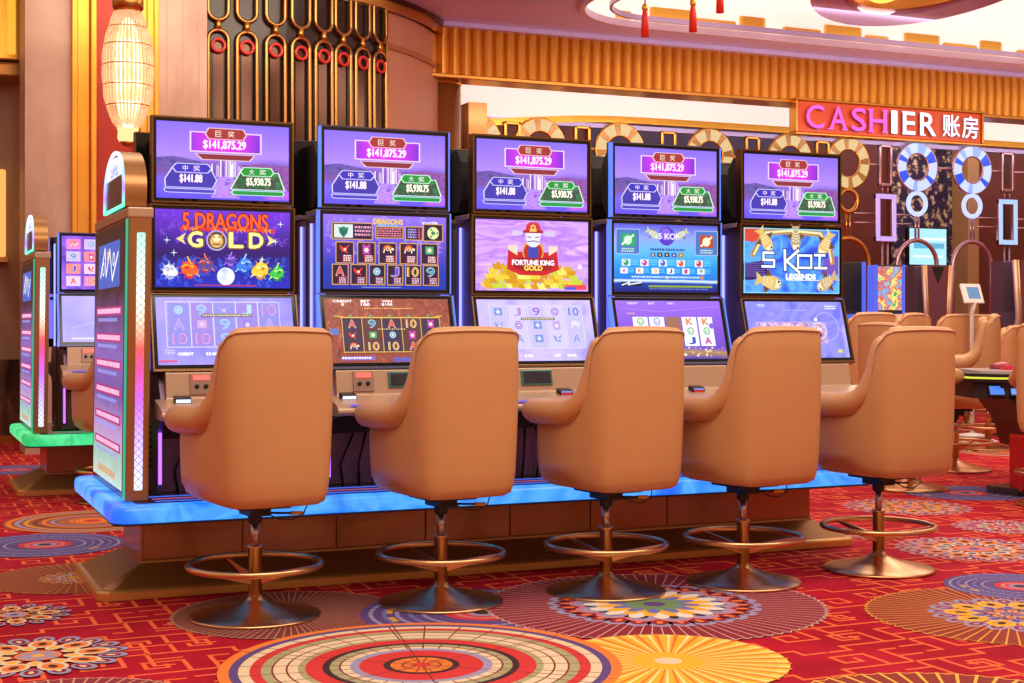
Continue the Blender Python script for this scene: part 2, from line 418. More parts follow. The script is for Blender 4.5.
# ================================================================== END SIGN
def end_sign(dx,dy,label,front=True):
    t=thing('end_of_row_sign',label,'sign cabinet',(.968+dx,6.26+dy,.449))
    sh=Matrix.Shear('XY',4,(0,0)); lean=Matrix(((1,0,.012,0),(0,1,0,0),(0,0,1,0),(0,0,0,1)))
    D=1.08
    s=MB(); s.M=lean; s.box((-.048,0,0),(.048,D,1.255),TAN); s.build('cabinet',t,.006)
    s=MB(); s.M=lean; s.box((-.055,-.004,1.225),(.055,D+.004,1.27),BEIGE); s.build('cap',t,.006)
    # glossy picture panel on the end face
    s=MB(); s.M=lean; s.box((-.056,.05,.02),(-.048,D-.04,1.215),BLACKG); p=s.build('display_frame',t,.002)
    s=MB(); s.M=lean@Matrix.Translation((-.0565,.5*D,0))@Matrix.Rotation(-PI/2,4,'Z')
    a=Art(s,D-.14,1.16,.04,0.)
    a.rect(0,0,1,1,emgrad([(0,'#c8e8e0'),(.1,'#9fd0c0'),(.2,'#c6a0d8'),(.35,'#7a5aa8'),(.5,'#8a6ac0'),(.7,'#54386a'),(.76,'#2a1c30'),(1,'#181018')],'Z',.04,1.2,.75,.12,6.))
    a.rect(.12,.77,.86,.95,em('#3a64c8',.9)); a.star(.45,.9,.035,em('#e0c040'),6)
    a.line([(.2,.82),(.35,.93),(.4,.82),(.52,.92),(.62,.8),(.8,.9)],.014,em('#ffffff',1.1)); a.ring(.3,.85,.02,.03,em('#f0f0ff')); a.ring(.66,.88,.018,.028,em('#ffffff'))
    for k in range(6):
        v=.66-.105*k; a.rect(.06,v,.95,v+.035,em('#c23a8a',.8)); a.smalltext(.1,v,.9,v+.035,em('#ffd0f0'),1,k); a.smalltext(.12,v-.03,.8,v-.005,em('#a0a8ff',.8),1,k+9)
    a.rect(.2,.025,.8,.055,em('#e8c8a0',.7))
    s.build('lit_display',p)
    # LED edge of end face
    s=MB(); s.M=lean; s.box((-.058,.012,.01),(-.05,.03,1.22),em('#38b890',.9)); s.build('edge_light',t)
    # front face light strip with diamond lattice
    s=MB(); s.M=lean
    s.box((-.014,-.006,.05),(.020,0,1.16),emgrad([(0,'#d8e4ff'),(.15,'#c8b8ff'),(.34,'#c060f0'),(.46,'#f040a0'),(.55,'#ff5050'),(.62,'#ffb090'),(.75,'#e8fff0'),(1,'#a8f0d8')],'Z',.05,1.16,1.25))
    ls=s.build('light_strip',t)
    s=MB(); s.M=lean; a=Art(s,.034,1.11,.05,-.007,-.014)
    n=34
    for k in range(n):
        v0=k/n;v1=(k+1)/n; a.line([(0,v0),(1,v1)],.0022,mat('#a8a0a0',.4)); a.line([(1,v0),(0,v1)],.0022,mat('#a8a0a0',.4))
    s.build('lattice_grille',ls)
    # arched topper facing the aisle
    s=MB(); s.M=lean@Matrix.Translation((.0,.15,1.285))
    def arch(y0,y1,z0,z1,n=30):
        c=(y0+y1)/2;r=(y1-y0)/2; o=[(y0,z0),(y1,z0)]
        for k in range(n+1):
            a=PI*k/n; o.append((c+r*math.cos(a),(z1-r*.62)+r*.62*math.sin(a)))
        return o
    s.prism(arch(0,.62,0,.27),-.045,.05,TAN,'x',True,side=TAN); s.build('topper',t,.008)
    tp=t.children[-1]
    s=MB(); s.M=lean@Matrix.Translation((0,.15,1.285)); o=arch(.008,.612,.006,.264)
    s.tube([(-.048,y,z) for y,z in o],.009,emgrad([(0,'#60ffc0'),(.3,'#b080ff'),(.6,'#a0d0ff'),(1,'#e0e8ff')],'Z',1.28,1.55,1.2),8,True); s.build('arch_light',tp)
    s=MB(); s.M=lean@Matrix.Translation((-.0475,.46,1.285))@Matrix.Rotation(-PI/2,4,'Z')
    a=Art(s,.56,.24,.012,0); a.poly([(.02,.02),(.98,.02),(.98,.56),(.02,.56)],mat('#503038',.15))
    a.poly([(.04,.58),(.96,.58)]+[(.5+.46*math.cos(PI*k/14),.58+.38*math.sin(PI*k/14)) for k in range(1,14)],em('#e8e8ff',1.1))
    for k in range(7):
        t0=PI*(k+.5)/7; ln=.36 if k%2 else .28
        a.poly([(.5,.59),(.5+.30*ln*2*math.cos(t0+.2)*.9,.59+ln*.62*math.sin(t0+.2)),(.5+.42*math.cos(t0)*ln*2.4,.59+ln*math.sin(t0)),(.5+.30*ln*2*math.cos(t0-.2)*.9,.59+ln*.62*math.sin(t0-.2))],em(['#7c88d8','#a8b8f8'][k%2],1.))
        a.line([(.5,.59),(.5+.40*math.cos(t0)*ln*2.2,.59+ln*.94*math.sin(t0))],.012,em('#ffffff'))
    s.build('topper_display',tp)
    s=MB(); s.box((-.02,.25,1.262),(.03,.62,1.29),BLACK); s.build('topper_bracket',t)
    return t
end_sign(0,0,'tall gold sign cabinet with lit arch top at the left end of the blue plinth')
# ================================================================== SLOT MACHINES
WM=.642
def jackpot_art():
    s=MB(); w,h=.606,.346; a=Art(s,w,h,0,0)
    a.rect(0,0,1,1,emgrad([(0,'#5848d8'),(.22,'#6a58e0'),(.36,'#6a4890'),(.46,'#7050a8'),(.56,'#9a78f0'),(.8,'#8a68ec'),(1,'#7860e8')],'Z',0,h,1.15,.18,7.))
    pk=em('#b868e0',.9); a.rect(.8,.02,1,.2,emnoise(['#8050e0','#b060e8','#7048d8'],9.,1.1))
    a.poly([(0,.40),(0,.52),(.12,.55),(.3,.5),(.4,.45),(.4,.38)],emnoise(['#4a3c88','#6c58b0','#584890'],20.,.9)); a.poly([(.62,.38),(.62,.46),(.78,.5),(1,.47),(1,.12),(.9,.36)],emnoise(['#6a3c88','#9858b0','#504080'],20.,.9))
    r=random.Random(3)
    for k in range(46):
        u=.38+.26*r.random(); hh=.1*r.random()+.06+.12*math.exp(-((u-.52)/.07)**2); a.rect(u,.3,u+.008,.3+hh,em(r.choice(['#f0d8ff','#c8a0f0','#e8b8ff','#a878e0','#ffffff']),1.))
    a.poly([(.4,.02),(.62,.02),(.57,.3),(.46,.3)],emnoise(['#7a50c8','#c090f0','#8a68e0'],24.,.95,(1,1,4)))
    W=em('#ffe8f8',1.2)
    a.rect(.243,.615,.787,.885,em('#f4d8e8')); a.rect(.255,.63,.775,.87,emgrad([(0,'#8030d0'),(.3,'#d028d8'),(.7,'#c828d8'),(1,'#7028c8')],'X',-.16,.17,1.05))
    a.poly([(.28,.60),(.74,.60),(.70,.515),(.33,.515)],em('#f0c8c8')); a.poly([(.295,.592),(.725,.592),(.69,.525),(.34,.525)],em('#8a2c3c'))
    a.poly([(.355,.86),(.38,.94),(.65,.94),(.675,.86),(.65,.79),(.38,.79)],em('#f4c8c0')); a.poly([(.365,.86),(.388,.93),(.642,.93),(.665,.86),(.642,.80),(.388,.80)],em('#a83038'))
    a.text('巨',.435,.825,.482,.905,em('#fff4d8')); a.text('奖',.53,.825,.58,.905,em('#fff4d8'))
    a.text('$141,875.29',.345,.655,.665,.775,em('#ffd8e8',1.3),bold=.006)
    a.poly([(.06,.14),(.055,.25),(.11,.40),(.40,.40),(.45,.25),(.42,.14)],em('#d8d8ff')); a.poly([(.068,.148),(.065,.25),(.118,.39),(.395,.39),(.44,.25),(.412,.148)],em('#4038b0'))
    a.poly([(.055,.085),(.05,.13),(.44,.13),(.43,.07),(.08,.07)],em('#d0d0ff')); a.poly([(.062,.09),(.06,.12),(.43,.12),(.422,.08),(.085,.08)],em('#4c40c0'))
    a.poly([(.11,.40),(.14,.46),(.38,.46),(.41,.40),(.38,.335),(.14,.335)],em('#d8d8ff')); a.poly([(.12,.40),(.146,.45),(.374,.45),(.40,.40),(.374,.345),(.146,.345)],em('#3830c0'))
    a.text('中',.19,.362,.23,.435,W); a.text('奖',.27,.362,.32,.435,W)
    a.text('$141.88',.17,.20,.335,.315,W,bold=.005)
    a.poly([(.545,.14),(.62,.38),(.92,.38),(.97,.14)],em('#d8ffd8')); a.poly([(.557,.148),(.628,.37),(.912,.37),(.958,.148)],emnoise(['#187038','#404848','#20a050'],18.,.9))
    a.poly([(.55,.10),(.565,.13),(.955,.13),(.965,.10),(.95,.065),(.57,.065)],em('#c0ffd0')); a.poly([(.56,.10),(.572,.122),(.948,.122),(.956,.10),(.943,.073),(.577,.073)],em('#109848'))
    a.poly([(.62,.38),(.645,.44),(.86,.44),(.885,.38),(.86,.32),(.645,.32)],em('#c8ffd8')); a.poly([(.63,.38),(.652,.43),(.853,.43),(.875,.38),(.853,.33),(.652,.33)],em('#10983c'))
    a.text('大',.69,.345,.73,.415,W); a.text('奖',.77,.345,.82,.415,W)
    a.text('$5,930.75',.67,.19,.855,.30,em('#fff0e0',1.2),bold=.005)
    return s
LC=['#e83c30','#28a0c8','#e0a030','#d040b0','#38b060','#7050e0','#f07030']
def sym(a,k,u,v,r,pal=None,glow=1.):
    """one reel symbol"""
    c=em((pal or LC)[k%len(pal or LC)],glow); lt=em('#fff0d8' if not pal else pal[-1],glow)
    q=k%9; aw=a.h/a.w
    if q in (0,1,2,5):
        ch=['A','9','10','J'][[0,1,2,5].index(q)]
        w=r*.75 if ch!='10' else r*1.05
        a.text(ch,u-w*aw*1.06,v-r*.86,u+w*aw*1.06,v+r*.86,lt,bold=.006); a.text(ch,u-w*aw,v-r*.8,u+w*aw,v+r*.8,c,bold=.003)
    elif q==3: # frog like idol
        a.disc(u,v-.1*r,r*.75,c); a.disc(u-.5*r*aw,v+.6*r,r*.28,c,10); a.disc(u+.5*r*aw,v+.6*r,r*.28,c,10); a.disc(u,v-.15*r,r*.4,lt,12); a.line([(u-.6*r*aw,v-.8*r),(u+.6*r*aw,v-.8*r)],r*.25,c)
    elif q==4: # orange envelope
        a.rect(u-r*.8*aw,v-r*.7,u+r*.8*aw,v+r*.7,c); a.star(u,v,r*.6,lt,8)
    elif q==6: # turtle
        a.disc(u,v,r*.85,c,16,None,0,0,PI); a.disc(u+.95*r*aw,v+.1*r,r*.25,lt,10); a.line([(u-.6*r*aw,v-.05*r),(u-.75*r*aw,v-.5*r)],r*.22,lt); a.line([(u+.5*r*aw,v-.05*r),(u+.6*r*aw,v-.5*r)],r*.22,lt)
        a.ring(u,v+.1*r,r*.25,r*.36,lt,12)
    elif q==7: # bird
        a.poly([(u-r*aw,v+.7*r),(u-.1*r*aw,v+.1*r),(u+.9*r*aw,v+.8*r),(u+.3*r*aw,v-.3*r),(u+.7*r*aw,v-.8*r),(u-.5*r*aw,v-.5*r),(u-.8*r*aw,v-.1*r)],c); a.disc(u,v-.1*r,r*.25,lt,10)
    else: # coin
        a.disc(u,v,r*.8,c); a.ring(u,v,r*.5,r*.62,lt,16); a.star(u,v,r*.4,lt,4)
def swirls(a,m,n,seed,wd=.006,box=(0,0,1,1)):
    r=random.Random(seed)
    for k in range(n):
        u=r.uniform(box[0]+.03,box[2]-.03);v=r.uniform(box[1]+.04,box[3]-.04);q=r.uniform(.025,.05)
        for j in range(3): 
            if box[0]+q*.6<u<box[2]-q*.6 and box[1]+q<v<box[3]-q: a.ring(u,v,q-.016*j-wd,q-.016*j,m,10,r.uniform(0,3),r.uniform(4,6)); a.k-=1
def dragon(a,u,v,r,c1,c2,c3,fl=1):
    m1,m2,m3=em(c1,1.1),em(c2,1.1),em(c3,1.1); aw=a.h/a.w
    for k in range(9):
        t=PI*(.1+1.7*k/8); a.poly([(u+fl*r*.55*math.cos(t-.2)*aw,v+r*.55*math.sin(t-.2)),(u+fl*r*1.12*math.cos(t)*aw,v+r*1.12*math.sin(t)),(u+fl*r*.55*math.cos(t+.25)*aw,v+r*.55*math.sin(t+.25))],m2)
    a.disc(u,v,r*.7,m1); a.disc(u+fl*.55*r*aw,v-.2*r,r*.42,m1,14); a.ring(u-fl*.25*r*aw,v-.1*r,r*.38,r*.5,m3,12,.8,2.6); a.ring(u+fl*.1*r*aw,v-.35*r,r*.26,r*.36,m3,12,3.4,5.4); a.disc(u-fl*.15*r*aw,v+.1*r,r*.2,m2,10)
    a.disc(u+fl*.3*r*aw,v+.2*r,r*.14,m3,8); a.line([(u+fl*.2*r*aw,v+.5*r),(u-fl*.1*r*aw,v+1.1*r)],r*.12,m3); a.line([(u+fl*.7*r*aw,v-.45*r),(u+fl*1.0*r*aw,v-.7*r)],r*.1,m3)
    a.line([(u-fl*.3*r*aw,v-.5*r),(u,v-.9*r),(u+fl*.4*r*aw,v-.75*r)],r*.18,m2)
def koi(a,u,v,r,rot,c1='#e8c070',c2='#fff0c8',c3='#6a4a30'):
    aw=a.h/a.w
    def P(x,y): return (u+(x*math.cos(rot)-y*math.sin(rot))*r*aw,v+(x*math.sin(rot)+y*math.cos(rot))*r)
    body=[P(1,0),P(.8,.3),P(.35,.5),P(-.2,.42),P(-.7,.2),P(-1.25,.5),P(-1.1,0),P(-1.25,-.5),P(-.7,-.2),P(-.2,-.42),P(.35,-.5),P(.8,-.3)]
    a.poly([P(.1,.4),P(-.3,.95),P(-.45,.3)],em(c3)); a.poly([P(.1,-.4),P(-.3,-.95),P(-.45,-.3)],em(c3))
    a.poly(body,em(c1)); 
    for k in range(4): x=.1-.22*k; a.line([P(x,.34),P(x+.12,0),P(x,-.34)],r*.05,em(c2))
    a.poly([P(.98,0),P(.75,.24),P(.45,.3),P(.5,0),P(.45,-.3),P(.75,-.24)],em(c2)); a.disc(*P(.7,.16),r*.09,em('#1a1010'),8); a.line([P(.95,.02),P(.78,-.05)],r*.06,em('#1a1010'))
def main_art(i,w,h):
    s=MB(); a=Art(s,w,h,0,0)
    if i==0:
        a.rect(0,0,1,1,emgrad([(0,'#1828b0'),(.3,'#202090'),(.42,'#281060'),(.6,'#381888'),(1,'#6a30d0')],'Z',0,h,1.05,.25,9.))
        swirls(a,em('#9858f0',.9),60,4,.006,(0,.5,1,1)); swirls(a,em('#3868f0',1.),70,5,.007,(0,0,1,.42))
        a.text('5 DRAGONS',.20,.755,.83,.965,em('#701018'),bold=.02); a.text('5 DRAGONS',.20,.76,.83,.96,em('#ff5a30',1.2),bold=.007)
        r=random.Random(8)
        for k in range(26):
            u=.17+.68*k/25; a.poly([(u,.76),(u+.03,.72-.03*r.random()),(u+.028,.78)],em(r.choice(['#ff5028','#e83818','#ff8838'])))
        for k,(ch,u) in enumerate((('G',.29),('L',.59),('D',.74))):
            a.text(ch,u-.055,.52,u+.055,.72,em('#8a5a10'),bold=.02); a.text(ch,u-.05,.525,u+.05,.715,em('#f8ee90',1.2),bold=.009)
        a.text('E',.635,.545,.665,.60,em('#f8ee90')) if False else None
        for sgn,uu in ((-1,.22),(1,.82)): a.poly([(uu,.55),(uu+.07*sgn,.62),(uu,.70),(uu+.02*sgn,.62)],em('#f0e080'))
        a.disc(.445,.61,.135,em('#b8a8e8')); a.disc(.445,.61,.115,em('#6a4a30')); a.disc(.445,.6,.085,em('#e8b868')); a.disc(.445,.64,.05,em('#fff0c0'),12); a.line([(.40,.68),(.43,.65)],.02,em('#c88838')); a.line([(.49,.68),(.46,.65)],.02,em('#c88838')); a.line([(.42,.56),(.47,.56)],.015,em('#803818'))
        dragon(a,.10,.21,.115,'#e8e8f4','#b8b0e0','#8890d0'); dragon(a,.24,.24,.135,'#f06030','#e83020','#ffc040'); dragon(a,.36,.30,.12,'#584890','#a03848','#ff8040')
        dragon(a,.55,.36,.09,'#5838a8','#8058d8','#c090ff',-1); dragon(a,.655,.30,.125,'#3878e0','#2050c0','#a0e0ff',-1); dragon(a,.775,.24,.135,'#e8c840','#c89020','#fff0a0',-1); dragon(a,.90,.20,.115,'#38c048','#188830','#d0ff90',-1)
        a.disc(.51,.145,.115,em('#f0f0ff')); a.disc(.51,.145,.10,emnoise(['#b0b8f8','#e0e8ff','#c8c8f8'],16.,1.))
        for u,v in ((.08,.6),(.88,.61),(.78,.37),(.13,.44),(.92,.84)): a.star(u,v,.05,em('#d0e8ff',1.3),4,.15)
        a.rect(.28,.02,.74,.035,em('#c04060'))
    elif i==1:
        a.rect(0,0,1,1,emgrad([(0,'#1030a0'),(.3,'#1838a8'),(.5,'#5040c0'),(1,'#8868e8')],'Z',0,h,1.05,.15,6.))
        swirls(a,em('#b8a0f8',.9),110,14,.006,(0,.45,1,1))
        a.text('DRAGONS',.40,.885,.64,.955,em('#f0c850'),bold=.005); a.text('DELUXE',.44,.845,.6,.878,em('#60d8e0'),bold=.003); a.text('SCATTER',.80,.9,.93,.93,em('#ffffff'),bold=.002)
        G=em('#e0a850')
        def panel(u0,v0,u1,v1): a.rect(u0,v0,u1,v1,em('#301840')); a.frame(u0,v0,u1,v1,.012,G)
        panel(.07,.67,.39,.89); a.rect(.085,.69,.235,.87,em('#d8e8e8')); a.disc(.16,.78,.06,em('#108868'),12); a.poly([(.12,.84),(.16,.78),(.2,.84),(.19,.75),(.16,.69),(.13,.75)],em('#0a7058'))
        a.smalltext(.25,.71,.38,.86,em('#f8a8d0'),3,2); panel(.42,.70,.64,.85); a.smalltext(.43,.715,.63,.84,em('#ff90a0'),4,3); panel(.66,.68,.80,.86); a.smalltext(.68,.7,.75,.84,em('#c0b0ff'),4,4); a.smalltext(.765,.7,.785,.84,em('#ff6080'),4,5)
        panel(.81,.67,.97,.90); a.disc(.89,.78,.085,em('#e8f0a8')); a.disc(.89,.78,.03,em('#308868'),10); [a.disc(.89+.035*math.cos(t*2.1),.78+.055*math.sin(t*2.1),.018,em('#70a070'),8) for t in range(3)]
        ks=[7,3,6,6,4]; 
        for k in range(5):
            u0=.10+.172*k; panel(u0,.35,u0+.14,.63); a.rect(u0+.05,.365,u0+.13,.46,em('#a01838')); a.smalltext(u0+.06,.37,u0+.12,.46,em('#ffffff'),4,k); sym(a,ks[k],u0+.07,.54,.075)
        ks=[0,7,8,5,2,1]
        for k in range(6):
            u0=.07+.147*k; panel(u0,.06,u0+.125,.33); a.rect(u0+.045,.07,u0+.115,.17,em('#901838')); a.smalltext(u0+.055,.075,u0+.11,.16,em('#d8e0ff'),4,k+8); sym(a,ks[k],u0+.06,.24,.07)
        a.rect(.3,.02,.62,.03,em('#8898d0'))
    elif i==2:
        a.rect(0,0,1,1,emnoise(['#b078f0','#c89cf8','#a870e8','#d8b0ff'],5.,1.1,(.7,1,2.6),.8))
        r=random.Random(2); gold=['#f0d040','#f8e868','#e0b028','#fff080','#d89820','#c8d840']
        for row in range(5):
            n=16-row*2
            for k in range(n):
                u=.07+.03*row+(.86-.06*row)*k/(n-1)+r.uniform(-.012,.012); v=.08+.065*row+r.uniform(-.015,.015)
                q=r.uniform(.065,.09); aw=h/w; a.poly([(u-q*aw*1.2,v+.5*q),(u-q*aw*.7,v-.6*q),(u+q*aw*.7,v-.6*q),(u+q*aw*1.2,v+.5*q),(u+.5*q*aw,v+.2*q),(u,v+.75*q),(u-.5*q*aw,v+.2*q)],em(r.choice(gold),1.))
        a.poly([(.27,.3),(.28,.62),(.36,.55),(.64,.55),(.71,.62),(.73,.3),(.6,.22),(.4,.22)],em('#d02030')); a.poly([(.28,.58),(.28,.64),(.36,.64),(.36,.5)],em('#f0e0c0')); a.poly([(.72,.58),(.72,.64),(.64,.64),(.64,.5)],em('#f0e0c0'))
        a.disc(.5,.56,.17,em('#e0a040')); a.disc(.5,.55,.145,em('#c02028'))
        a.poly([(.445,.66),(.43,.84),(.57,.84),(.555,.66),(.5,.6)],em('#e8e8f8')); a.poly([(.455,.62),(.455,.46),(.5,.42),(.545,.46),(.545,.62)],em('#3848b0'))
        a.rect(.41,.82,.59,.86,em('#b02030')); a.poly([(.43,.86),(.44,.93),(.47,.975),(.53,.975),(.56,.93),(.57,.86)],em('#d83038')); a.ring(.5,.9,.02,.04,em('#f0d070'),12); a.rect(.47,.84,.53,.88,em('#f0c860'))
        for sg in (-1,1): a.poly([(.5+sg*.09,.83),(.5+sg*.18,.86),(.5+sg*.19,.77),(.5+sg*.1,.79)],em('#d8c8e8')); a.line([(.5+sg*.02,.76),(.5+sg*.05,.765)],.012,em('#201838')); a.line([(.5,.71),(.5+sg*.05,.695)],.012,em('#303060'))
        a.poly([(.30,.44),(.36,.47),(.64,.47),(.70,.44),(.66,.31),(.5,.26),(.34,.31)],em('#a01828'))
        a.text('FORTUNE KING',.315,.365,.685,.435,em('#ffe8f0',1.1),bold=.006); a.text('GOLD',.42,.29,.58,.355,em('#ffd860',1.1),bold=.005)
        a.rect(.8,.02,.98,.09,em('#f04858')); a.rect(.78,.02,.88,.06,em('#4858e0')); a.star(.92,.35,.04,em('#ffffff',1.3),6)
    elif i==3:
        a.rect(0,0,1,1,emgrad([(0,'#081868'),(.13,'#0838a0'),(.17,'#d0e8ff'),(.19,'#1070d0'),(.4,'#1890e0'),(.62,'#58b0f0'),(.8,'#8898f0'),(1,'#5050c8')],'Z',0,h,1.05,.03,6.))
        for u0,c in ((.02,'#28a868'),(.78,'#c04830')):
            a.rect(u0,.56,u0+.22,.92,em('#4878c8')); a.frame(u0,.56,u0+.22,.92,.012,em('#a8c0e8')); a.rect(u0+.045,.67,u0+.18,.86,em(c)); a.disc(u0+.11,.76,.07,em('#f0e8c0' if u0>.5 else '#c0f0d8'),12); a.line([(u0+.06,.70),(u0+.16,.83)],.03,em('#f8f8e0')); a.smalltext(u0+.05,.58,u0+.17,.65,em('#d0f0e0'),2,1)
        a.disc(.5,.83,.14,em('#5838c8')); a.disc(.49,.86,.09,em('#8868e8')); koi(a,.37,.86,.11,-.5,'#c8c8b0','#f8f8e8','#7080a0'); koi(a,.64,.86,.11,PI+.5,'#c8c8b0','#f8f8e8','#7080a0')
        a.text('5 KOI',.42,.785,.60,.87,em('#e8e8ff',1.1),bold=.004); a.smalltext(.34,.6,.68,.66,em('#384890'),1,5)
        for k,c in enumerate(['#5080a0','#384060','#403850','#4858a0','#a09040']): a.rect(.34+.068*k,.52,.39+.068*k,.585,em(c)); a.star(.365+.068*k,.552,.022,em('#ffd8b0'),5)
        for k,c in enumerate(['#28a060','#c850a0','#4870d8','#e06030','#d03040']):
            u=.11+.175*k; a.rect(u-.04,.38,u+.04,.48,em('#e8f0ff')); a.disc(u,.43,.045,em(c),14); a.disc(u-.01,.445,.015,em('#ffffff'),8); a.smalltext(u+.05,.39,u+.12,.48,em('#70d8f0'),3,k)
        for k,c in enumerate(['#d050b0','#e08050','#e8a048','#4858c0','#c04890','#30a880']):
            u=.09+.148*k; a.rect(u-.035,.27,u+.035,.355,em('#f8f8ff')); a.text('AKQJ19'[k],u-.014,.285,u+.014,.34,em(c),bold=.004); a.smalltext(u+.042,.28,u+.09,.35,em('#70d8f0'),3,k+4)
        a.smalltext(.16,.2,.82,.245,em('#d8f0ff'),1,9); a.disc(.84,.22,.03,em('#f08050'),10); a.disc(.5,.215,.022,em('#f0e060'),10)
        a.text('LIGHTNING',.06,.09,.27,.145,em('#ffffff',1.1),bold=.004,slant=.3) if False else a.rect(.06,.085,.26,.145,em('#102040'))
        a.line([(.07,.1),(.14,.14),(.13,.105),(.25,.14)],.02,em('#e8f0ff')); a.rect(.32,.07,.94,.1,em('#90a838')); a.smalltext(.33,.035,.9,.06,em('#8090c0'),1,12)
    else:
        a.rect(0,0,1,1,emnoise(['#2040c8','#3878e8','#58a8f0','#4058d8'],6.,1.05,(1,1,1),1.5))
        a.poly([(0,.8),(0,1),(.22,1),(.2,.85),(.1,.78)],em('#e04838')); a.poly([(.0,.2),(.0,.45),(.2,.5),(.26,.3),(.1,.2)],em('#301c60')); a.poly([(.8,.3),(.85,.55),(1,.6),(1,.3)],em('#7a50c0'))
        for k in range(7): a.line([(.02,.44-.03*k),(.22,.47-.035*k)],.01,em('#7868d0'))
        a.line([(.1,.6),(.14,.72),(.2,.93),(.5,.96),(.8,.93),(.9,.75),(.93,.5)],.09,em('#b89050')); a.line([(.11,.6),(.16,.75),(.23,.93),(.5,.97),(.8,.94),(.89,.75),(.92,.5)],.03,em('#fff0c0'))
        koi(a,.23,.80,.19,-1.0); koi(a,.54,.84,.19,-PI/2,'#c0a878','#fff8e0'); koi(a,.85,.76,.20,-2.1); koi(a,.27,.17,.22,-.2); koi(a,.86,.17,.20,-2.6,'#d0b080')
        W=em('#e8f4ff',1.25); D=em('#102070')
        for m,b in ((D,.024),(W,.009)):
            a.line([(.30,.62),(.20,.62),(.20,.51),(.31,.51),(.31,.41),(.19,.41)],.02+b*2,m)
            a.line([(.42,.66),(.425,.37)],.025+b*2,m); a.line([(.56,.66),(.44,.50),(.57,.33)],.025+b*2,m)
            a.line([(.56,.59),(.70,.59),(.70,.40),(.56,.40)],.018+b*2,m,True); a.line([(.74,.60),(.84,.60)],.02+b*2,m); a.line([(.79,.60),(.785,.40)],.022+b*2,m); a.line([(.74,.40),(.86,.40)],.02+b*2,m)
        a.text('LEGENDS',.435,.22,.745,.30,em('#ffffff',1.25),bold=.006); a.rect(.435,.20,.78,.21,em('#ffffff'))
        a.frame(.005,.01,.995,.99,.012,em('#90e8ff'))
    return s
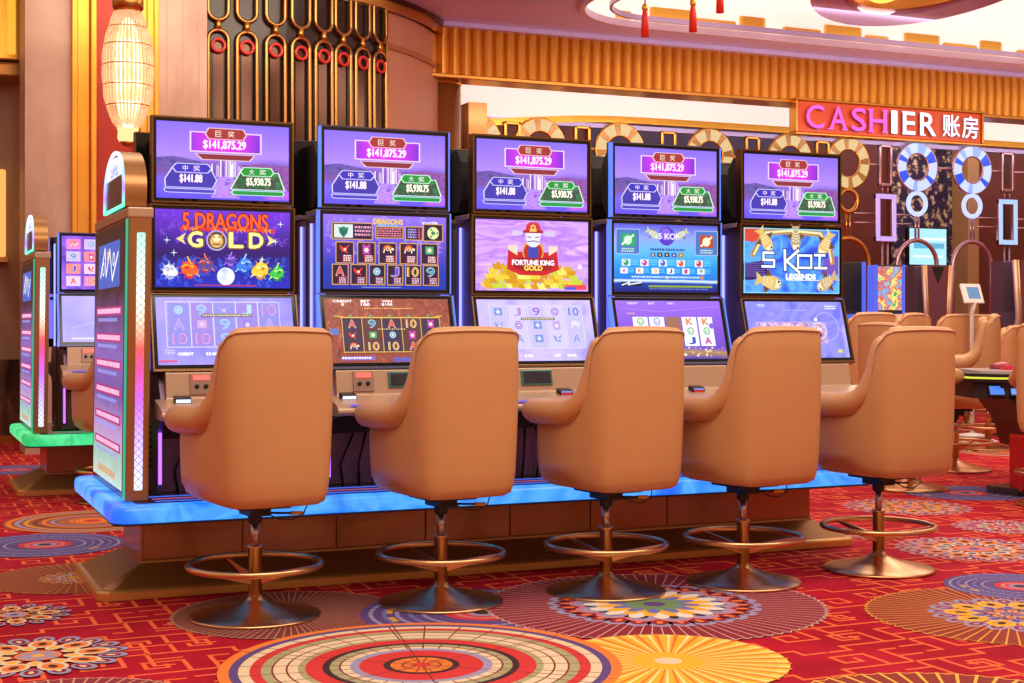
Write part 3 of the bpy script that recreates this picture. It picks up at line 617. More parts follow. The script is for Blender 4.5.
def lower_art(i,w,h):
    s=MB(); a=Art(s,w,h,0,0)
    if i==0:
        a.rect(0,0,1,1,emnoise(['#7870d8','#8c84e8','#a090f0','#7a78d8'],5.,1.05)); pal=['#a890e8','#80c0e8','#c070c8','#8878e8','#d0a0e0','#b0d8f8','#d8c8ff']
        a.frame(.07,.26,.9,.93,.014,em('#d8d0ff')); 
        for k in range(5):
            a.rect(.085+.165*k,.275,.235+.165*k,.915,em('#9a80e0' if k%2 else '#8c88e4',1.)); 
            if k: a.rect(.075+.165*k,.27,.082+.165*k,.92,em('#e0d8ff'))
            for r_ in range(3): sym(a,[(8,0,2),(1,4,2),(7,1,1),(5,3,4),(2,0,6)][k][r_],.16+.165*k,.81-.215*r_,.085,pal)
        a.rect(.32,.70,.69,.745,em('#605870')); a.smalltext(.33,.705,.68,.74,em('#e8e0a0'),1,3)
        a.text('CREDIT',.14,.13,.25,.17,em('#ffffff'),bold=.004); a.text('55.00',.34,.13,.42,.17,em('#ffffff'),bold=.004); a.smalltext(.05,.15,.12,.22,em('#d8d0ff'),2,4); a.rect(0,.03,.13,.06,em('#e04878'))
    elif i==1:
        a.rect(0,0,1,1,emnoise(['#6a2420','#a04838','#883830','#c06850'],16.,.95,(1,1,1),2.)); swirls(a,em('#d08060',.7),60,22,.005,(0,.55,1,1))
        for t,u0,u1 in (('CREDIT',.07,.22),('BET',.29,.36),('WIN',.46,.54)): a.text(t,u0,.94,u1,.975,em('#ffffff'),bold=.003)
        for t,u0,u1 in (('0',.135,.155),('100',.29,.36),('$100',.455,.54)): a.text(t,u0,.885,u1,.925,em('#ffffff'),bold=.003)
        a.smalltext(.31,.83,.71,.86,em('#ffb860'),1,2)
        G=em('#e8b850'); a.line([(.08,.72),(.16,.70),(.85,.70),(.93,.73)],.02,G)
        for k in range(5): a.disc(.20+.155*k,.73,.022,em('#30a880'),10)
        a.rect(.12,.15,.91,.69,em('#482838'))
        for k in range(5):
            a.rect(.128+.157*k,.165,.277+.157*k,.68,em('#602c38' if k%2 else '#382048'))
            for r_ in range(3): sym(a,[(0,7,6),(1,4,2),(0,8,2),(2,3,0),(3,1,3)][k][r_],.205+.157*k,.60-.175*r_,.07)
        for k in range(6): a.line([(.122+.157*k,.15),(.122+.157*k,.7)],.012,G)
        a.frame(.122,.155,.907,.69,.013,G); a.smalltext(.4,.50,.62,.52,em('#ffe8a0'),1,7); a.rect(.02,.42,.09,.52,em('#5878c0'))
        a.rect(.10,.03,.36,.09,em('#8868c8')); a.smalltext(.1,.04,.33,.09,em('#ffffff'),1,6); a.rect(.5,.0,1,.07,em('#6858b8'))
    elif i==2:
        a.rect(0,0,1,1,emnoise(['#a894f0','#c0b0f8','#b0a8f8','#9888e8'],6.,1.08)); pal=['#8898e0','#9868d0','#5878d8','#c0a0e8','#6890e0','#b888d8','#e8e0ff']
        for k in range(5):
            a.rect(.1+.165*k,.2,.25+.165*k,.9,em('#d0c8fc' if k%2 else '#c4bcf8',1.05)); a.frame(.1+.165*k,.2,.25+.165*k,.9,.008,em('#e8e0ff'))
            for r_ in range(3): sym(a,[(4,7,3),(5,8,0),(1,4,4),(8,3,7),(2,6,0)][k][r_],.175+.165*k,.8-.22*r_,.085,pal)
        a.rect(.36,.66,.66,.70,em('#686080')); a.smalltext(.37,.665,.65,.695,em('#f0e080'),1,3)
        for t,u0,u1 in (('5.00',.36,.43),('100',.62,.67),('35.00',.73,.81)): a.text(t,u0,.06,u1,.10,em('#ffffff'),bold=.003)
    elif i==3:
        a.rect(0,0,1,1,emgrad([(0,'#3828a0'),(.12,'#a88048'),(.2,'#6040c0'),(.5,'#7848c8'),(1,'#9060e0')],'Z',0,h,1.05,.12,5.))
        r=random.Random(5)
        for k in range(24): a.disc(r.uniform(.5,.98),r.uniform(.04,.2),r.uniform(.006,.02),em(r.choice(['#ffe8a0','#ffd070','#fff8d0']),1.2),8)
        cs=['#28a860','#6878d8','#c05030','#e08850','#3858c0','#d050a8']
        for k in range(5):
            a.rect(.14+.155*k,.22,.28+.155*k,.72,em('#f4f0ff' if k!=2 else '#9a6a58',1.05))
        for k,r_,q in ((0,0,0),(1,0,1),(3,0,3),(4,0,3),(3,1,0),(4,1,0),(4,2,5),(3,2,4),(0,2,5),(1,1,4),(2,1,2),(0,1,3),(1,2,0)):
            u=.21+.155*k; v=.64-.165*r_
            if q in (0,1,2): a.disc(u,v,.065,em(cs[q])); a.ring(u,v,.035,.05,em('#e8f8e8'),14); a.text('9',u-.012,v-.03,u+.012,v+.03,em('#ffffff'),bold=.003)
            else: a.text({3:'K',4:'J',5:'A'}[q],u-.03,v-.055,u+.03,v+.055,em(cs[q]),bold=.008)
        a.disc(.88,.56,.05,em('#7868e0')); a.text('CREDIT',.1,.93,.2,.96,em('#e8e0ff'),bold=.002); a.text('BET',.3,.93,.36,.96,em('#e8e0ff'),bold=.002); a.text('WIN',.48,.93,.54,.96,em('#e8e0ff'),bold=.002); a.line([(.05,.86),(.4,.8),(.95,.9)],.008,em('#b890f0')); a.smalltext(.09,.75,.16,.79,em('#f0c060'),1,3)
    else:
        a.rect(0,0,1,1,emnoise(['#6868e0','#8c8cf0','#7878e8','#a8a0f8'],5.,1.05,(1,1,1),1.))
        a.smalltext(.12,.9,.2,.96,em('#d0f0ff'),2,1); a.smalltext(.4,.84,.62,.86,em('#c8c8ff'),1,2); a.smalltext(.82,.86,.94,.94,em('#ffffff'),2,5)
        a.rect(.08,.25,.80,.64,em('#c0a8e8'))
        r=random.Random(12)
        for k in range(4):
            u=.17+.18*k; a.rect(u-.08,.28,u+.08,.62,emnoise(['#c86850','#e8d0e0','#8858c8','#e8a868'],30.,1.,(1,1,1),1.)); koi(a,u,.46,.11,r.uniform(-1,1),r.choice(['#e0a060','#e8d8f0','#a070e0']),'#fff0e0')
        a.ring(.72,.48,.12,.16,em('#d0c8ff')); a.ring(.80,.55,.24,.26,em('#b0b0ff')); a.disc(.70,.68,.03,em('#ffffff',1.4),10)
        a.rect(.88,.08,.93,.14,em('#d8d878')); a.smalltext(.06,.1,.7,.14,em('#b8b8ff'),1,8)
    return s
JK=None
def make_machine(i,label,group,loc,rz=0.,trim='bronze',redx=-.14,winx=.06,readx=.07,readlit=False):
    """local x across, front plane of the screens y=0, z from the floor"""
    global JK
    t=thing('slot_machine',label,'slot machine',loc,rz,group)
    TR=BRONZE if trim=='bronze' else mat('#5a5a78',.3,.7)
    ledc=em('#5a80ff',1.2)
    # body side panels
    prof=[(.26,.452),(-.03,.452),(-.05,.50),(-.05,.73),(-.10,.775),(-.28,.80),(-.30,.815),(-.30,.845),(-.14,.87),(-.06,.99),(.035,1.36),(.04,1.73),(.26,1.73)]
    for sg in (-1,1):
        x0=sg*.285; s=MB(); s.prism(prof,min(x0,x0+sg*.022),max(x0,x0+sg*.022),PURP,'x'); sp=s.build('side_panel',t,.003)
        s=MB()
        for k in range(7):
            for j in range(3): s.box((x0+sg*.022,.10+.04*j,.56+.03*k),(x0+sg*.0235,.13+.04*j,.57+.03*k),BLACK)
        s.build('vent',sp)
        s=MB(); s.box((x0+sg*.004,-.058,.50),(x0+sg*.018,-.050,.73),em('#8a50f8',3.)); s.build('edge_light',sp)
        if trim!='bronze':
            s=MB(); s.box((x0-.0+sg*.004,.028,1.05),(x0+sg*.05,.034,1.73),em('#6a6cf8',1.2)); s.build('edge_light',sp)
    s=MB(); s.box((-.285,.06,.452),(.285,.25,1.73),mat('#8a7078',.35,.4)); s.build('cabinet',t)
    for sg in (-1,1): s=MB(); s.box((sg*.312-.005,.19,1.0),(sg*.312+.005,.20,1.70),em('#7478ff',3.)); s.build('side_light',t)  # added glow strips that brighten the gaps between machines
    s=MB(); s.box((-.285,-.02,.70),(.285,.06,.775),BLACK)
    for k in range(6): s.tube([(-.2+.08*k,.04,.452),(-.22+.09*k,.02,.55),(-.15+.06*k,.03,.7)],.006,BLACK,6)
    s.build('cable_bay',t)
    # back: beige shell with vent slots, seen from the opposite aisle
    s=MB(); B2=mat('#a88a80',.4,.3); s.prism([(-.30,.452),(.30,.452),(.30,1.70),(.22,1.72),(-.22,1.72),(-.30,1.70)],.25,.285,B2,'y')
    s.prism([(-.24,1.62),(.24,1.62),(.12,1.36),(.10,.6),(-.10,.6),(-.12,1.36)],.285,.30,mat('#8a6f74',.4,.4),'y')
    for sg in (-1,1):
        for k in range(9): s.box((sg*.235-.03,.285,1.30+.025*k),(sg*.235+.03,.287,1.308+.025*k),BLACK)
    s.build('rear_panel',t,.003)
    s=MB(); s.box((-.25,.055,1.80),(.25,.20,2.12),BLACK); s.prism([(.20,1.80),(.25,1.86),(.25,2.06),(.20,2.12)],-.25,.25,BLACK,'x')
    for k in range(5): s.box((.10,.251,1.95+.015*k),(.2,.253,1.955+.015*k),DKGREY)
    s.build('topper_box',t,.005)
    s=MB(); s.box((-.335,.03,1.735),(.335,.22,1.757),B2); s.build('shelf',t,.003)
    for sg in (-.16,.17): 
        for q in (-.028,.028): s=MB(); s.box((sg+q-.012,.0,1.745),(sg+q+.012,.04,1.80),BLACK); s.build('bracket',t)
    # top monitor
    s=MB(); z0,z1=1.765,2.148
    s.box((-WM/2,0,z0),(WM/2,.055,z1),BLACKG); tm=s.build('top_monitor',t,.003)
    s=MB(); b=.006
    s.box((-WM/2-.004,-.006,z0-.004),(WM/2+.004,.05,z0+b-.002),TR); s.box((-WM/2-.004,-.006,z1-b+.002),(WM/2+.004,.05,z1+.004),TR)
    s.box((-WM/2-.004,-.006,z0),(-WM/2+b-.002,.05,z1),TR); s.box((WM/2-b+.002,-.006,z0),(WM/2+.004,.05,z1),TR); s.build('bezel',tm)
    if trim!='bronze':
        for sg in (-1,1): s=MB(); s.box((sg*(WM/2+.0015)-.0035,-.0075,z0),(sg*(WM/2+.0015)+.0035,.03,z1),ledc); s.build('edge_light',tm)
    if JK is None:
        JK=jackpot_art().build('screen',tm,loc=(0,-.0005,z0+.018)); sc_=JK
    else:
        sc_=JK.copy(); COL.objects.link(sc_); sc_.parent=tm; sc_.location=(0,-.0005,z0+.018)
    # main monitor
    z0,z1=1.362,1.752; W2=.656
    s=MB(); s.box((-W2/2,0,z0),(W2/2,.06,z1),BLACKG); mm=s.build('main_monitor',t,.003)
    s=MB(); s.box((-W2/2-.004,-.006,z0-.004),(W2/2+.004,.05,z0+.004),TR); s.box((-W2/2-.004,-.006,z1-.004),(W2/2+.004,.05,z1+.003),TR)
    s.box((-W2/2-.004,-.006,z0),(-W2/2+.004,.05,z1),TR); s.box((W2/2-.004,-.006,z0),(W2/2+.004,.05,z1),TR); s.build('bezel',mm)
    if trim!='bronze':
        for sg in (-1,1): s=MB(); s.box((sg*(W2/2+.0015)-.0035,-.0075,z0),(sg*(W2/2+.0015)+.0035,.03,z1),ledc); s.build('edge_light',mm)
    main_art(i,.618,.352).build('screen',mm,loc=(0,-.0005,z0+.019))
    # lower monitor, leaning out towards the player
    ang=math.atan2(.10,.345)
    L=.358
    s=MB(); w0,w1=.345,.345
    def quad(x,ins,y): return [(-x+ins,y,ins),(x-ins,y,ins),(x-ins,y,L-ins),(-x+ins,y,L-ins)]
    s.box((-.331,0,0),(.331,.05,L),BLACKG)
    for aa,bb in (((-.336,-.006,-.006),(.336,.045,.008)),((-.336,-.006,L-.006),(.336,.045,L)),((-.336,-.006,0),(-.327,.045,L)),((.327,-.006,0),(.336,.045,L))): s.box(aa,bb,TR)
    lm=s.build('lower_monitor',t,.002,loc=(0,-.108,1.008),rot=(-ang,0,0))
    if trim!='bronze':
        for sg in (-1,1): s=MB(); s.box((sg*.3375-.0035,-.0075,0),(sg*.3375+.0035,.03,L),ledc); s.build('edge_light',lm)
    lower_art(i,.622,.315).build('screen',lm,loc=(0,-.0005,.026))
    # console face and button deck
    s=MB(); cp=[(.06,.80),(-.17,.80),(-.17,.872),(-.145,.885),(-.125,1.0),(.06,1.0)]
    s.prism(cp,-.284,.284,BEIGE,'x'); s.build('console',t,.004)
    s=MB(); dp=[(-.145,.80),(-.145,.885),(-.30,.852),(-.335,.835),(-.34,.815),(-.32,.80)]
    s.prism(dp,-.335,.335,BEIGE,'x'); dk=s.build('button_deck',t,.006)
    s=MB(); s.box((-.27,-.335,.845),(.16,-.30,.853),em('#8a70e0',.8)); s.M=None; s.build('button_strip',dk)
    M=Matrix.Translation((0,-.136,.945))@Matrix.Rotation(-math.atan2(.02,.115),4,'X')
    s=MB(); s.M=M; s.box((redx-.05,-.006,-.045),(redx+.05,.01,.052),mat('#a8887c',.35,.4)); ba=s.build('bill_acceptor',t,.003)
    s=MB(); s.M=M; s.box((redx-.036,-.010,.02),(redx+.036,-.004,.042),em('#ff5a50',1.8)); s.build('lit_slot',ba)
    s=MB(); s.M=M
    for q in (-.02,.02): s.tube([(redx+q,-.006,-.008),(redx+q,-.012,-.008)],.010,BLACK,14)
    s.build('round_button',ba)
    s=MB(); s.M=M; s.box((winx-.082,-.008,-.03),(winx+.082,.0,.045),mat('#4a8a80',.2,.6)); pw=s.build('card_display',t,.003)
    s=MB(); s.M=M; s.box((winx-.072,-.0095,-.022),(winx+.072,-.007,.037),emnoise(['#140c14','#30202a','#201830'],22.,.6)); s.build('glass',pw)
    M=Matrix.Translation((readx,-.205,.873))@Matrix.Rotation(math.radians(14),4,'X')
    s=MB(); s.M=M; s.box((-.036,-.02,.0),(.036,.03,.022),BLACK); rb=s.build('player_button',t,.003)
    s=MB(); s.M=M
    if readlit: s.box((-.032,-.0215,.003),(.032,-.0195,.018),em('#e0e8ff',1.2))
    else: s.box((-.028,-.0215,.001),(.028,-.0195,.011),em('#d02028',1.)); s.box((-.03,-.0213,.013),(.03,-.0195,.02),em('#8098e0',1.))
    s.build('lit_face',rb)
    return t
GM='slot machines in the front row'
mx=[1.067+.77*k+.335 for k in range(5)]; mx=[1.390,2.167,2.940,3.707,4.487]
ml=['slot machine with the five dragons game and purple jackpot screen above',
    'slot machine with a gold-framed paytable above a brown reel screen',
    'slot machine showing a red-robed bearded man over heaps of gold',
    'slot machine with a bright blue koi paytable and blue lit edges',
    'slot machine at the right end of the row, gold koi around white letters']
pm=[dict(redx=-.13,winx=-.0-.25+.5,readx=-.225,readlit=True),dict(redx=-.155,winx=.05,readx=-.25,readlit=True,trim='led'),dict(redx=-.20,winx=-.04,readx=.08),dict(redx=-.2,winx=-.08,readx=.06,trim='led'),dict(redx=-.2,winx=-.08,readx=-.01)]
machines=[]
for i in range(5): machines.append(make_machine(i,ml[i],GM,(mx[i],6.484,0),0.,**pm[i]))
GO='slot machines back to back with the front row'
for i in range(5):
    dup(machines[i],(mx[i]+.02,7.13,0),PI,['slot machine back seen past the left end sign','slot machine back seen between the dragon machine and its neighbour','slot machine back seen between the brown reel machine and the red-robed man','slot machine back seen left of the blue koi machine','slot machine back seen left of the gold koi machine'][i],GO,1.)
# ================================================================== SECOND BANK (green)
bank_base('short plinth glowing green under the machines at the left edge',0.03,4.14,.80,2.6,1.40,['#10a050','#28c070','#50d890','#20b060'],mat('#205a38',.2,.2),'#30c070',1)
end_sign(-.02,4.14,'smaller sign cabinet above the green plinth, at the left edge')
m2=make_machine(1,'slot machine standing on the green plinth, lit reels seen edge on',None,(1.42,10.6,-.02),0.,trim='led')
for ch in list(m2.children):
    if ch.name.split('.')[0] in ('top_monitor','topper_box','shelf','bracket'):
        for g in list(ch.children): bpy.data.objects.remove(g)
        bpy.data.objects.remove(ch)
def swap(part,art,w,h):
    for ch in m2.children:
        if ch.name.split('.')[0]==part:
            for g in ch.children:
                if g.name.split('.')[0]=='screen': 
                    o=art(w,h).build('screen'); g.data=o.data; bpy.data.objects.remove(o)
def g_main(w,h):
    s=MB(); a=Art(s,w,h); a.rect(0,0,1,1,emnoise(['#5030a0','#8050d0','#a070f0'],8.,1.1)); cs=['#f0d0f8','#f08ad0','#d8c0ff','#ff9090']
    for j in range(4):
        for k in range(3): a.rect(.05+.2*k,.06+.23*j,.21+.2*k,.25+.23*j,em(cs[(j*3+k)%4])); sym(a,(j*5+k*2)%9,.13+.2*k,.155+.23*j,.07)
    a.ring(.82,.66,.10,.18,em('#f04848')); a.ring(.82,.34,.12,.21,em('#f04848')); a.disc(.82,.86,.06,em('#60c060'))
    return s
def g_low(w,h):
    s=MB(); a=Art(s,w,h); a.rect(0,0,1,1,emnoise(['#8c88e8','#a89cf4','#c0a8f8'],3.,1.05)); a.line([(.1,.3),(.4,.45),(.9,.4)],.008,em('#d8d0ff')); a.smalltext(.1,.05,.5,.1,em('#ffffff'),1,3)
    return s
swap('main_monitor',g_main,.618,.352); swap('lower_monitor',g_low,.622,.315)
m2.scale=(1,1,1.085); m2.location.z=-.034; machines.append(m2)
b2=dup(machines[-1],(1.42,11.25,-.034),PI,'slot machine standing behind the one on the green plinth'); b2.scale=(1,1,1.085)
dup(chair0,(1.42,10.0,.004),.25,'tan swivel stool in front of the green plinth, half hidden by the sign')
#PART2
# ================================================================== CARPET
def carpet_base():
    m=bpy.data.materials.new('carpet'); m.use_nodes=True
    n=m.node_tree.nodes; l=m.node_tree.links; b=n['Principled BSDF']; b.inputs['Roughness'].default_value=.9
    b.inputs['Specular IOR Level'].default_value=.15
    tc=n.new('ShaderNodeTexCoord'); no=n.new('ShaderNodeTexNoise'); no.inputs['Scale'].default_value=3.; no.inputs['Detail'].default_value=6
    l.new(tc.outputs['Object'],no.inputs['Vector'])
    cr=n.new('ShaderNodeValToRGB'); e=cr.color_ramp.elements
    e[0].position=.35; e[0].color=lin('#9c0a22'); e[1].position=.7; e[1].color=lin('#bb1530')
    l.new(no.outputs['Fac'],cr.inputs['Fac']); l.new(cr.outputs['Color'],b.inputs['Base Color'])
    n2=n.new('ShaderNodeTexNoise'); n2.inputs['Scale'].default_value=400; l.new(tc.outputs['Object'],n2.inputs['Vector'])
    bp=n.new('ShaderNodeBump'); bp.inputs['Strength'].default_value=.3; bp.inputs['Distance'].default_value=.004
    l.new(n2.outputs['Fac'],bp.inputs['Height']); l.new(bp.outputs['Normal'],b.inputs['Normal'])
    return m
def cm(h): return mat(h,.9,0,.25,300.,.10,0,25.)
fl=MB()
CB=carpet_base(); fl.add([(-8,-1,0),(34,-1,0),(34,30,0),(-8,30,0)],[(0,1,2,3)],CB)
ORG=cm('#f0622e')
# fretwork: staggered square spirals joined by steps
U=.042
motif=[[(0,0),(5,0),(5,4),(1.6,4),(1.6,1.8),(3.4,1.8),(3.4,2.9)],[(5,0),(7.4,0),(7.4,2.2),(10,2.2)],[(0,0),(0,-1.6),(-2.2,-1.6)],[(7.4,2.2),(7.4,4.6),(8.9,4.6)]]
def seg(a,b,w,z,m):
    d=Vector((b[0]-a[0],b[1]-a[1])); L=d.length
    if L<1e-6: return
    d/=L; nx,ny=-d.y*w/2,d.x*w/2; ex,ey=d.x*w/2,d.y*w/2
    fl.add([(a[0]+nx-ex,a[1]+ny-ey,z),(a[0]-nx-ex,a[1]-ny-ey,z),(b[0]-nx+ex,b[1]-ny+ey,z),(b[0]+nx+ex,b[1]+ny+ey,z)],[(3,2,1,0)] if False else [(0,1,2,3)],m)
rr=random.Random(11)
cx,cy=10*U,7.2*U
ny=0; y=2.0
while y<17:
    x=-2.5+(ny%2)*cx*.5; k=0
    while x<14:
        a,b=(x*C-y*S,x*S+y*C)   # camera frame; keep what could be seen
        if b>2 and abs(a)<b*.62+1.2:
            fx=-1 if (k+ny)%2 else 1; fy=-1 if (k*3+ny)%4<2 else 1
            for pl in motif:
                q=[(x+fx*p[0]*U-(2.5*U*fx),y+fy*p[1]*U) for p in pl]
                for i_,(s0,s1) in enumerate(zip(q,q[1:])): seg(s0,s1,.0175,.0005+.00002*i_+.00013*motif.index(pl),ORG)
        x+=cx; k+=1
    y+=cy; ny+=1
LV=[.0010]
def lvl(): LV[0]+=.000014; return LV[0]
def disc(c,r,m,n=72,z=None,sc=0,nsc=24):
    z=z or lvl(); pts=[]
    for k in range(n):
        t=2*PI*k/n; q=r*(1+sc*abs(math.sin(nsc*t/2))); pts.append((c[0]+q*math.cos(t),c[1]+q*math.sin(t),z))
    fl.add(pts,[tuple(range(n))],m)
def annul(c,r0,r1,m,n=72,a0=0,a1=2*PI,z=None):
    z=z or lvl(); vs=[];fs=[]
    for k in range(n+1):
        t=a0+(a1-a0)*k/n; vs+=[(c[0]+r0*math.cos(t),c[1]+r0*math.sin(t),z),(c[0]+r1*math.cos(t),c[1]+r1*math.sin(t),z)]
    for k in range(n): fs.append((2*k,2*k+1,2*k+3,2*k+2))
    fl.add(vs,fs,m)
def rays(c,r0,r1,n,w0,w1,m,ph=0,tip=0):
    z=lvl()
    for k in range(n):
        t=2*PI*k/n+ph; d=(math.cos(t),math.sin(t)); p=(-d[1],d[0])
        pts=[(c[0]+d[0]*r0+p[0]*w0,c[1]+d[1]*r0+p[1]*w0,z),(c[0]+d[0]*r0-p[0]*w0,c[1]+d[1]*r0-p[1]*w0,z),(c[0]+d[0]*r1-p[0]*w1,c[1]+d[1]*r1-p[1]*w1,z)]
        if tip: pts.append((c[0]+d[0]*(r1+tip),c[1]+d[1]*(r1+tip),z))
        pts.append((c[0]+d[0]*r1+p[0]*w1,c[1]+d[1]*r1+p[1]*w1,z))
        fl.add(pts,[tuple(range(len(pts)))[::-1]],m)
def petals(c,r,n,L,W,m,ph=0,z=None):
    z=z or lvl()
    for k in range(n):
        t=2*PI*k/n+ph; cx_,cy_=c[0]+r*math.cos(t),c[1]+r*math.sin(t); pts=[]
        for j in range(12):
            a=2*PI*j/12; x,y=L*math.cos(a),W*math.sin(a); pts.append((cx_+x*math.cos(t)-y*math.sin(t),cy_+x*math.sin(t)+y*math.cos(t),z))
        fl.add(pts,[tuple(range(12))],m)
CR,RED,ORN,YEL,CRM,OLV,PUR,BLU,BLK,MAR,GLD,LIL,WHT,PNK=[cm(h) for h in ('#8e1228','#cf2c2c','#ec7a2c','#f5ae22','#e2c8a8','#a8a078','#5a3f80','#6a70b4','#38141c','#7a2420','#d89a30','#9a90b8','#e8dcd4','#c87888')]
def rosette(c,r,pal,n=10):
    a,b,d,e,f=pal
    petals(c,r*.84,n*2,r*.17,r*.125,e); petals(c,r*.82,n*2,r*.12,r*.08,CR); petals(c,r*.82,n*2,r*.06,r*.03,d)
    petals(c,r*.60,n,r*.21,r*.17,a); petals(c,r*.60,n,r*.16,r*.12,b); petals(c,r*.60,n,r*.08,r*.05,BLK)
    petals(c,r*.40,n,r*.12,r*.09,d,PI/n); petals(c,r*.40,n,r*.07,r*.05,f,PI/n)
    disc(c,r*.26,b,24); petals(c,r*.16,8,r*.1,r*.05,e); disc(c,r*.07,f,14)
def purple_rings(c,r):
    disc(c,r,PUR); 
    for k in range(6):
        q=r*(.93-.105*k); annul(c,q-r*.035,q,BLU if k%2 else LIL)
    rays(c,r*.45,r,44,.002,.003,PUR)
    disc(c,r*.40,PUR); disc(c,r*.33,RED); annul(c,r*.2,r*.25,PNK); disc(c,r*.15,LIL); disc(c,r*.09,BLK)
    for a in (2.6,3.0,5.4): annul(c,r*.74,r*.79,GLD,6,a,a+.22)
def ray_disc(c,r,base,line,n=64,w=.0035,inner=.2):
    disc(c,r*.985,base); rays(c,r*inner,r*.99,n,w*.45,w,line,0,.012)
    z=lvl(); z2=lvl()
    for k in range(n*1): 
        a=2*PI*k/n;b=2*PI*(k+1)/n; m=(a+b)/2
        p=[(c[0]+r*math.cos(a),c[1]+r*math.sin(a)),(c[0]+r*.975*math.cos(m),c[1]+r*.975*math.sin(m)),(c[0]+r*math.cos(b),c[1]+r*math.sin(b))]
        seg(p[0],p[1],.006,z,line); seg(p[1],p[2],.006,z2,line)
def orange_rings(c,r):
    disc(c,r,cm('#a4502e'))
    for k,(m,w) in enumerate(((ORN,.06),(LIL,.05),(GLD,.05),(MAR,.05),(ORN,.05),(LIL,.04),(cm('#a86a48'),.06),(ORN,.05))): q=r*(.97-.1*k); annul(c,q-r*w,q,m)
    disc(c,r*.2,ORN); disc(c,r*.1,RED)
G=lambda x,y: gnd(x,y)
# far / background medallions first
for (x,y,r,k) in ((966,493,.45,0),(700,470,.5,1),(15,470,.4,0),(1010,452,.5,1),(948,440,.5,2),(500,470,.5,1)):
    c=G(x,y); (purple_rings(c,r) if k==0 else orange_rings(c,r) if k==1 else rosette(c,r,(LIL,GLD,CRM,WHT,PUR)))
rosette(G(974,549),.42,(LIL,ORN,CRM,PNK,PUR),12); rosette(G(1003,527),.30,(LIL,RED,CRM,PNK,PUR)); rosette(G(907,507),.42,(LIL,ORN,GLD,PNK,PUR),12); rosette(G(870,535),.2,(LIL,ORN,GLD,PNK,PUR),8)
orange_rings(G(92,521),.52); 
purple_rings(G(45,545),.43)
c=G(76,578); ray_disc(c,.42,cm('#8c3a20'),cm('#c8742c'),56,.003); rosette(c,.17,(LIL,ORN,CRM,GLD,PUR),8)
c=G(1012,615); ray_disc(c,.60,cm('#8c2c1c'),cm('#e89838'),72,.004); rosette(c,.34,(YEL,GLD,LIL,LIL,PUR),10); disc(c,.10,PUR); rosette(c,.12,(YEL,ORN,LIL,PUR,BLU),8)
purple_rings(G(1020,587),.34)
c=G(290,614); ray_disc(c,.49,cm('#7a2a26'),cm('#b88a70'),90,.0028,.1)
purple_rings(G(484,613),.52)
c=G(654,605); ray_disc(c,.74,cm('#8a1830'),cm('#d8a8a0'),84,.0032,.35)
disc(c,.43,cm('#8a2440')); rosette(c,.46,(PNK,LIL,ORN,LIL,PUR),14); disc(c,.25,YEL,48); petals(c,.25,16,.06,.035,WHT); petals(c,.20,16,.06,.03,YEL,.2); petals(c,.13,12,.07,.03,BLU); petals(c,.09,12,.05,.022,cm('#70905a'),.25); disc(c,.05,PUR,20)
# yellow sunburst
c=G(668,662); disc(c,.43,YEL,96); annul(c,.39,.432,cm('#f8c040')); rays(c,.1,.44,34,.002,.009,cm('#e8742c'),.05); rays(c,.12,.43,34,.002,.006,cm('#fbe0a0'),.12); disc(c,.13,YEL,40); disc(c,.05,CRM,24)
# large ring rug
c=G(421.5,666); r=.712
z=[(1,ORN),(.945,PUR),(.90,CRM),(.845,RED),(.79,OLV),(.74,MAR),(.73,CRM),(.67,MAR),(.66,CRM),(.61,OLV) ,(.575,RED),(.49,BLK),(.455,OLV),(.41,MAR),(.40,CRM),(.355,LIL),(.31,RED),(.19,BLK),(.155,ORN),(.10,MAR),(.09,ORN),(.045,RED)]
for q,m in z: disc(c,r*q,m,120)
z0=lvl()
for k in range(28):
    t=2*PI*k/28+.08; 
    for q0,q1 in ((.585,.90),(.36,.455)): 
        seg((c[0]+r*q0*math.cos(t),c[1]+r*q0*math.sin(t)),(c[0]+r*q1*math.cos(t),c[1]+r*q1*math.sin(t)),.006,z0,MAR)
z0=lvl()
for k in range(6):
    t=2*PI*k/6+.35; seg((c[0]+.03*math.cos(t),c[1]+.03*math.sin(t)),(c[0]+r*.97*math.cos(t),c[1]+r*.97*math.sin(t)),.006,z0,MAR)
z0=lvl()
for k in range(12):
    t=2*PI*k/12; z0=lvl(); seg((c[0]+.03*math.cos(t),c[1]+.03*math.sin(t)),(c[0]+r*.155*math.cos(t),c[1]+r*.155*math.sin(t)),.005,z0,MAR)
ray_disc(G(965,722),.60,cm('#8a2418'),cm('#f0b048'),56,.006); rosette(G(965,722),.3,(YEL,GLD,LIL,LIL,PUR))
ray_disc(G(62,715),.45,cm('#8a2030'),cm('#c89078'),64,.004)
rosette(G(38,657),.32,(CRM,ORN,CRM,LIL,YEL),9); rosette(G(14,616),.23,(CRM,ORN,GLD,LIL,PUR),8)
tag(fl.build('floor'),'crimson casino carpet with orange fretwork and round medallions','carpet',None,'structure')
